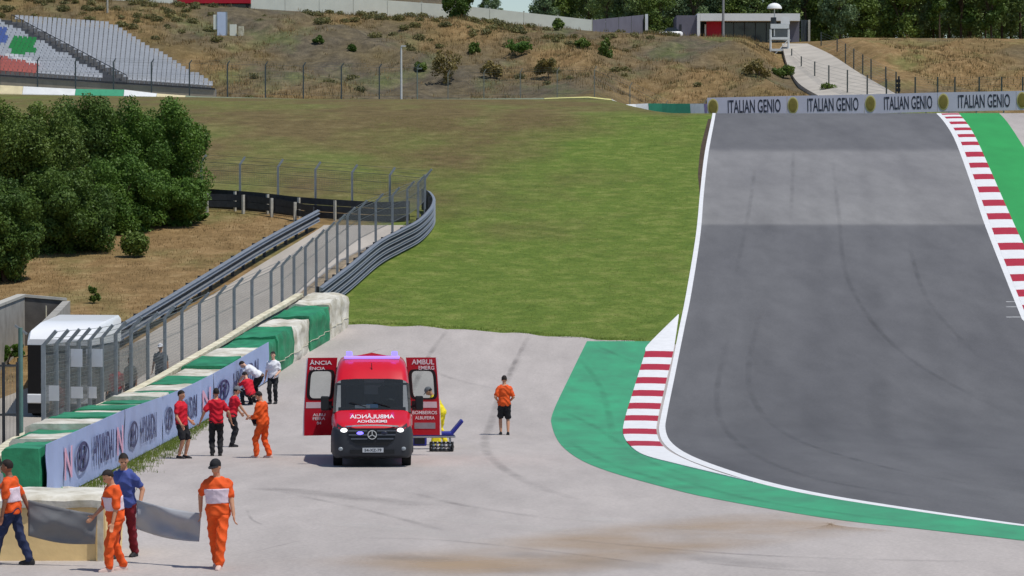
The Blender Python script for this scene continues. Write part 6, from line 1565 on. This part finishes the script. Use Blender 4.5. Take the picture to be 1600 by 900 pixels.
    if cap:
        cm = MB(); rings = []
        for z, r in ((0.115, 1.10), (0.15, 1.08), (0.185, 0.90), (0.215, 0.52), (0.226, 0.08)):
            rings.append([Hd(0.079 * r * math.cos(a), 0.101 * r * math.sin(a) - 0.003, z) for a in np.linspace(0, 2 * math.pi, 19)[:-1]])
        cm.loft(rings, True, True); co = cm.build('cap', cl[cap], rt, smooth=True)
        vm = MB(); arc = np.linspace(math.radians(25), math.radians(155), 9)
        vm.loft([[Hd(0.085 * math.cos(a), 0.108 * math.sin(a), 0.122), Hd(0.085 * math.cos(a), 0.108 * math.sin(a), 0.114), Hd(0.092 * math.cos(a), 0.108 * math.sin(a) + 0.075 * math.sin(a), 0.100), Hd(0.092 * math.cos(a), 0.108 * math.sin(a) + 0.075 * math.sin(a), 0.108)] for a in arc], True, True); vm.build('visor', cl[cap], co, smooth=True)
    if bib:
        bm_ = MB(); torso(bm_, il + 0.012, 1.06, 1.30); queue(bm_, 'bib', cl['bib'], rt, 0.014, 0.004, 9, 1)
    return rt, k
def on(pxx, pyy): return P(pxx, pyy)

# marshal walking towards the camera with one end of a sheet
person(341, 889, 1.78, 176, 'marshal in orange overalls, white bib and dark cap holding a pale grey sheet', 'orange', 'orange', sleeve=0.75, hl=(-0.27, 0.10, 0.86), hr=(0.30, -0.10, 0.92), fl=(-0.05, 0.22), fr=(0.06, -0.24), twist=10, side=2, head=(-30, 10), cap='black', bib=True, shoe=shoe_o, loose=1.5)
# orange marshal carrying the first sheet
person(181, 893, 1.66, 120, 'orange-clad marshal with white bib between the two grey sheets', 'orange', 'orange', sleeve=0.9, hl=(-0.25, 0.16, 0.86), hr=(0.22, 0.30, 0.95), fl=(-0.09, 0.16), fr=(0.09, -0.18), lean=7, head=(0, 22), bib=True, shoe=shoe_o, loose=1.5, skin=0)
person(196, 872, 1.78, 165, 'person in blue shirt and dark trousers holding the second grey sheet', 'blue', 'maroon', sleeve=0.65, hl=(-0.30, 0.10, 0.92), hr=(0.24, 0.22, 0.98), fl=(-0.08, -0.22), fr=(0.08, 0.20), twist=-12, lean=5, head=(35, 16), bib=False, shoe=shoe_m, loose=1.2, skin=0)
# person at the frame edge
person(20, 884, 1.74, 78, 'person in orange shirt and blue jeans striding with the sheet by the tan block', 'orange', 'navy', sleeve=0.75, hl=(-0.24, 0.10, 0.80), hr=(0.26, -0.22, 0.86), fl=(-0.08, 0.30), fr=(0.08, -0.28), lean=6, bib=True, shoe=shoe_m, loose=1.2, skin=2)
person(-6, 872, 1.72, 100, 'person in dark grey shirt and orange trousers behind the jeans wearer', 'grey', 'orange', sleeve=0.75, fl=(-0.08, -0.16), fr=(0.08, 0.2), loose=1.3)

# group by the tyre wall
person(284, 717, 1.78, -118, 'person in red shirt and dark shorts standing closest to the banner', 'red', 'black', shorts=True, sleeve=0.65, hl=(-0.16, 0.16, 0.98), hr=(0.22, 0.14, 0.90), fl=(-0.10, 0.04), fr=(0.10, -0.02), head=(0, 10), lean=-3)
person(338, 713, 1.80, 8, 'person in red shirt and black trousers seen from behind, arms apart', 'red', 'black', sleeve=0.75, hl=(-0.40, 0.02, 0.92), hr=(0.38, 0.02, 0.92), fl=(-0.10, 0), fr=(0.10, 0.0), loose=1.25)
person(362, 699, 1.72, -62, 'person in pale red top pointing an arm down beside the black-trousered one', 'red', 'black', sleeve=0.5, hl=(-0.30, 0.42, 0.95), hr=(0.2, 0.45, 0.85), fl=(-0.10, 0.05), fr=(0.10, -0.05), lean=12, cap='grey')
person(388, 633, 1.74, 42, 'person in red shirt crouching at the banner', 'red', 'black', sleeve=0.7, hip=0.36, hipy=-0.16, hl=(-0.14, 0.55, 0.55), hr=(0.14, 0.55, 0.50), fl=(-0.14, 0.10), fr=(0.14, 0.02), lean=26, head=(0, 10), skin=1)
person(401, 629, 1.78, 72, 'person in white shirt bending over the crouching one', 'white', 'black', sleeve=0.7, hip=0.88, hipy=-0.12, hl=(-0.14, 0.62, 0.62), hr=(0.14, 0.62, 0.62), fl=(-0.10, 0.05), fr=(0.10, -0.04), lean=58, head=(0, 0), skin=1)
person(427, 631, 1.74, 168, 'person in white shirt and black trousers standing by the white tarpaulin block', 'white', 'black', sleeve=0.7, hl=(-0.16, 0.20, 0.98), hr=(0.27, 0.06, 0.80), fl=(-0.09, 0), fr=(0.09, 0.06), head=(0, 6), hair='bun', skin=1)
person(411, 716, 1.76, 62, 'marshal in orange overalls holding a tablet between the banner and the ambulance', 'orange', 'orange', sleeve=1.6, hl=(-0.12, 0.32, 1.06), hr=(0.14, 0.32, 1.06), fl=(-0.11, 0.12), fr=(0.11, -0.14), lean=6, head=(0, 24), loose=1.5, skin=0, shoe=shoe_o)
person(788, 680, 1.80, 4, 'person in orange shirt and black shorts walking alone on the pale run-off', 'orange', 'black', shorts=True, sleeve=0.75, hl=(-0.20, 0.14, 1.02), hr=(0.20, 0.14, 1.02), fl=(-0.10, 0.06), fr=(0.11, -0.04), loose=1.3, head=(0, 14))
# yellow suited medic behind the open door
ye = P(693, 697)
person(690, 696, 1.76, 82, 'medic in yellow suit bending behind the open rear door', 'yellow', 'yellow', sleeve=1.9, hl=(-0.16, 0.42, 0.90), hr=(0.16, 0.46, 0.86), fl=(-0.1, 0.06), fr=(0.1, -0.10), lean=28, head=(0, 12), loose=1.5, cap='grey')
# onlookers behind the fence
gp = 'onlookers on the service road behind the fence'
person(182, 652, 1.72, 170, 'onlooker in a red top behind the fence netting', 'red', 'grey', group=gp)
person(204, 642, 1.76, 150, 'onlooker in dark clothes behind the fence beside the red top', 'grey', 'black', group=gp)
person(251, 618, 1.76, 175, 'onlooker in dark clothes and white cap behind the open fence', 'grey', 'grey', group=gp, cap='white')
person(92, 680, 1.70, 180, 'onlooker in reddish top in front of the truck behind the netting', 'maroon', 'grey', group=gp)

# small things in hands
def hand_item(px, py, Y, size, m, name, label, cat, rz=0):
    p = at(px, py, Y); mb = MB(); mb.box(p, size, Matrix.Rotation(rz, 3, 'Z') @ Matrix.Rotation(0.6, 3, 'X')); tag(mb.build(name, m, bevel=0.006), label, cat)
pm = P(411, 716); hand_item(400, 660, pm.y - 0.05, (0.2, 0.27, 0.02), blackp, 'tablet', 'dark tablet held by the orange marshal beside the ambulance', 'tablet', 0.4)

# carried sheets: hanging cloth with folds
def sheet(c00, c10, c01, c11, Y0, Y1, m, label, seed, band=None):
    """corners in pixels: top left, top right, bottom left, bottom right"""
    nu, nv = 34, 14; rings = []; mb = MB()
    for i in range(nu + 1):
        u = i / nu; ring = []
        for j in range(nv + 1):
            v = j / nv; px = (c00[0] * (1 - v) + c01[0] * v) * (1 - u) + (c10[0] * (1 - v) + c11[0] * v) * u
            py = (c00[1] * (1 - v) + c01[1] * v) * (1 - u) + (c10[1] * (1 - v) + c11[1] * v) * u
            py += 5 * math.sin(math.pi * u) * (0.4 + 0.6 * v)
            Y = Y0 + (Y1 - Y0) * u + 0.05 * abs(math.sin(u * 4.3 + v * 2.6 + seed)) - 0.045 * abs(math.sin(u * 3.1 - v * 3.9 + seed * 1.7)) + 0.020 * math.sin(u * 11 + v * 5 + seed) + 0.025 * math.sin(u * 5 - v * 9 + seed * 2) + 0.04 * math.sin(v * 7 + u * 2.2 + seed) * math.sin(math.pi * u) + 0.05 * v
            ring.append(at(px, py, Y))
        rings.append(ring)
    mb.loft(rings, False, False); o = mb.build('carried_sheet', m, None, smooth=True, fixn=False)
    sd = o.modifiers.new('thickness', 'SOLIDIFY'); sd.thickness = 0.006
    tag(o, label, 'sheet', 'grey sheets carried on the run-off'); return o
sh_m = mat('grey_tarp_cloth', srgb(168, 169, 172), 0.6, 0.05, 2, bump=0.2)
sheet((44, 781), (152, 803), (44, 837), (148, 850), 52.6, 52.3, mat('dark_grey_tarp_cloth', srgb(118, 118, 119), 0.6, 0.05, 2, bump=0.2), 'darker grey sheet carried in front of the tan block', 0.5)
sheet((214, 781), (314, 802), (212, 826), (311, 846), 53.0, 52.2, sh_m, 'lighter grey sheet carried between the blue shirt and the capped marshal', 2.0)

# merge the queued figures into continuous surfaces
dg = bpy.context.evaluated_depsgraph_get()
for o, name, m, parent, amp, freq in REM:
    me = bpy.data.meshes.new_from_object(o.evaluated_get(dg)); me.name = name
    if amp:
        n = len(me.vertices); co = np.empty(n * 3); me.vertices.foreach_get('co', co); co = co.reshape(-1, 3); no = np.empty(n * 3); me.vertices.foreach_get('normal', no); no = no.reshape(-1, 3)
        ph = hash(name) % 7; s = parent.location.x * 3.1
        f = (1 - 2 * np.abs(np.sin(co[:, 2] * freq * 2.4 + np.sin(co[:, 0] * 13 + s) * 1.8 + co[:, 1] * 9))) * 0.6 + np.sin(co[:, 0] * 31 + co[:, 2] * 17 + s) * 0.35 + np.sin(co[:, 1] * 37 - co[:, 2] * 23 + s) * 0.35
        co = co + no * (f * amp)[:, None]; me.vertices.foreach_set('co', co.ravel()); me.update()
    me.polygons.foreach_set('use_smooth', [True] * len(me.polygons))
    link(name, me, parent, m)
for o, *_ in REM:
    me = o.data; bpy.data.objects.remove(o); bpy.data.meshes.remove(me)
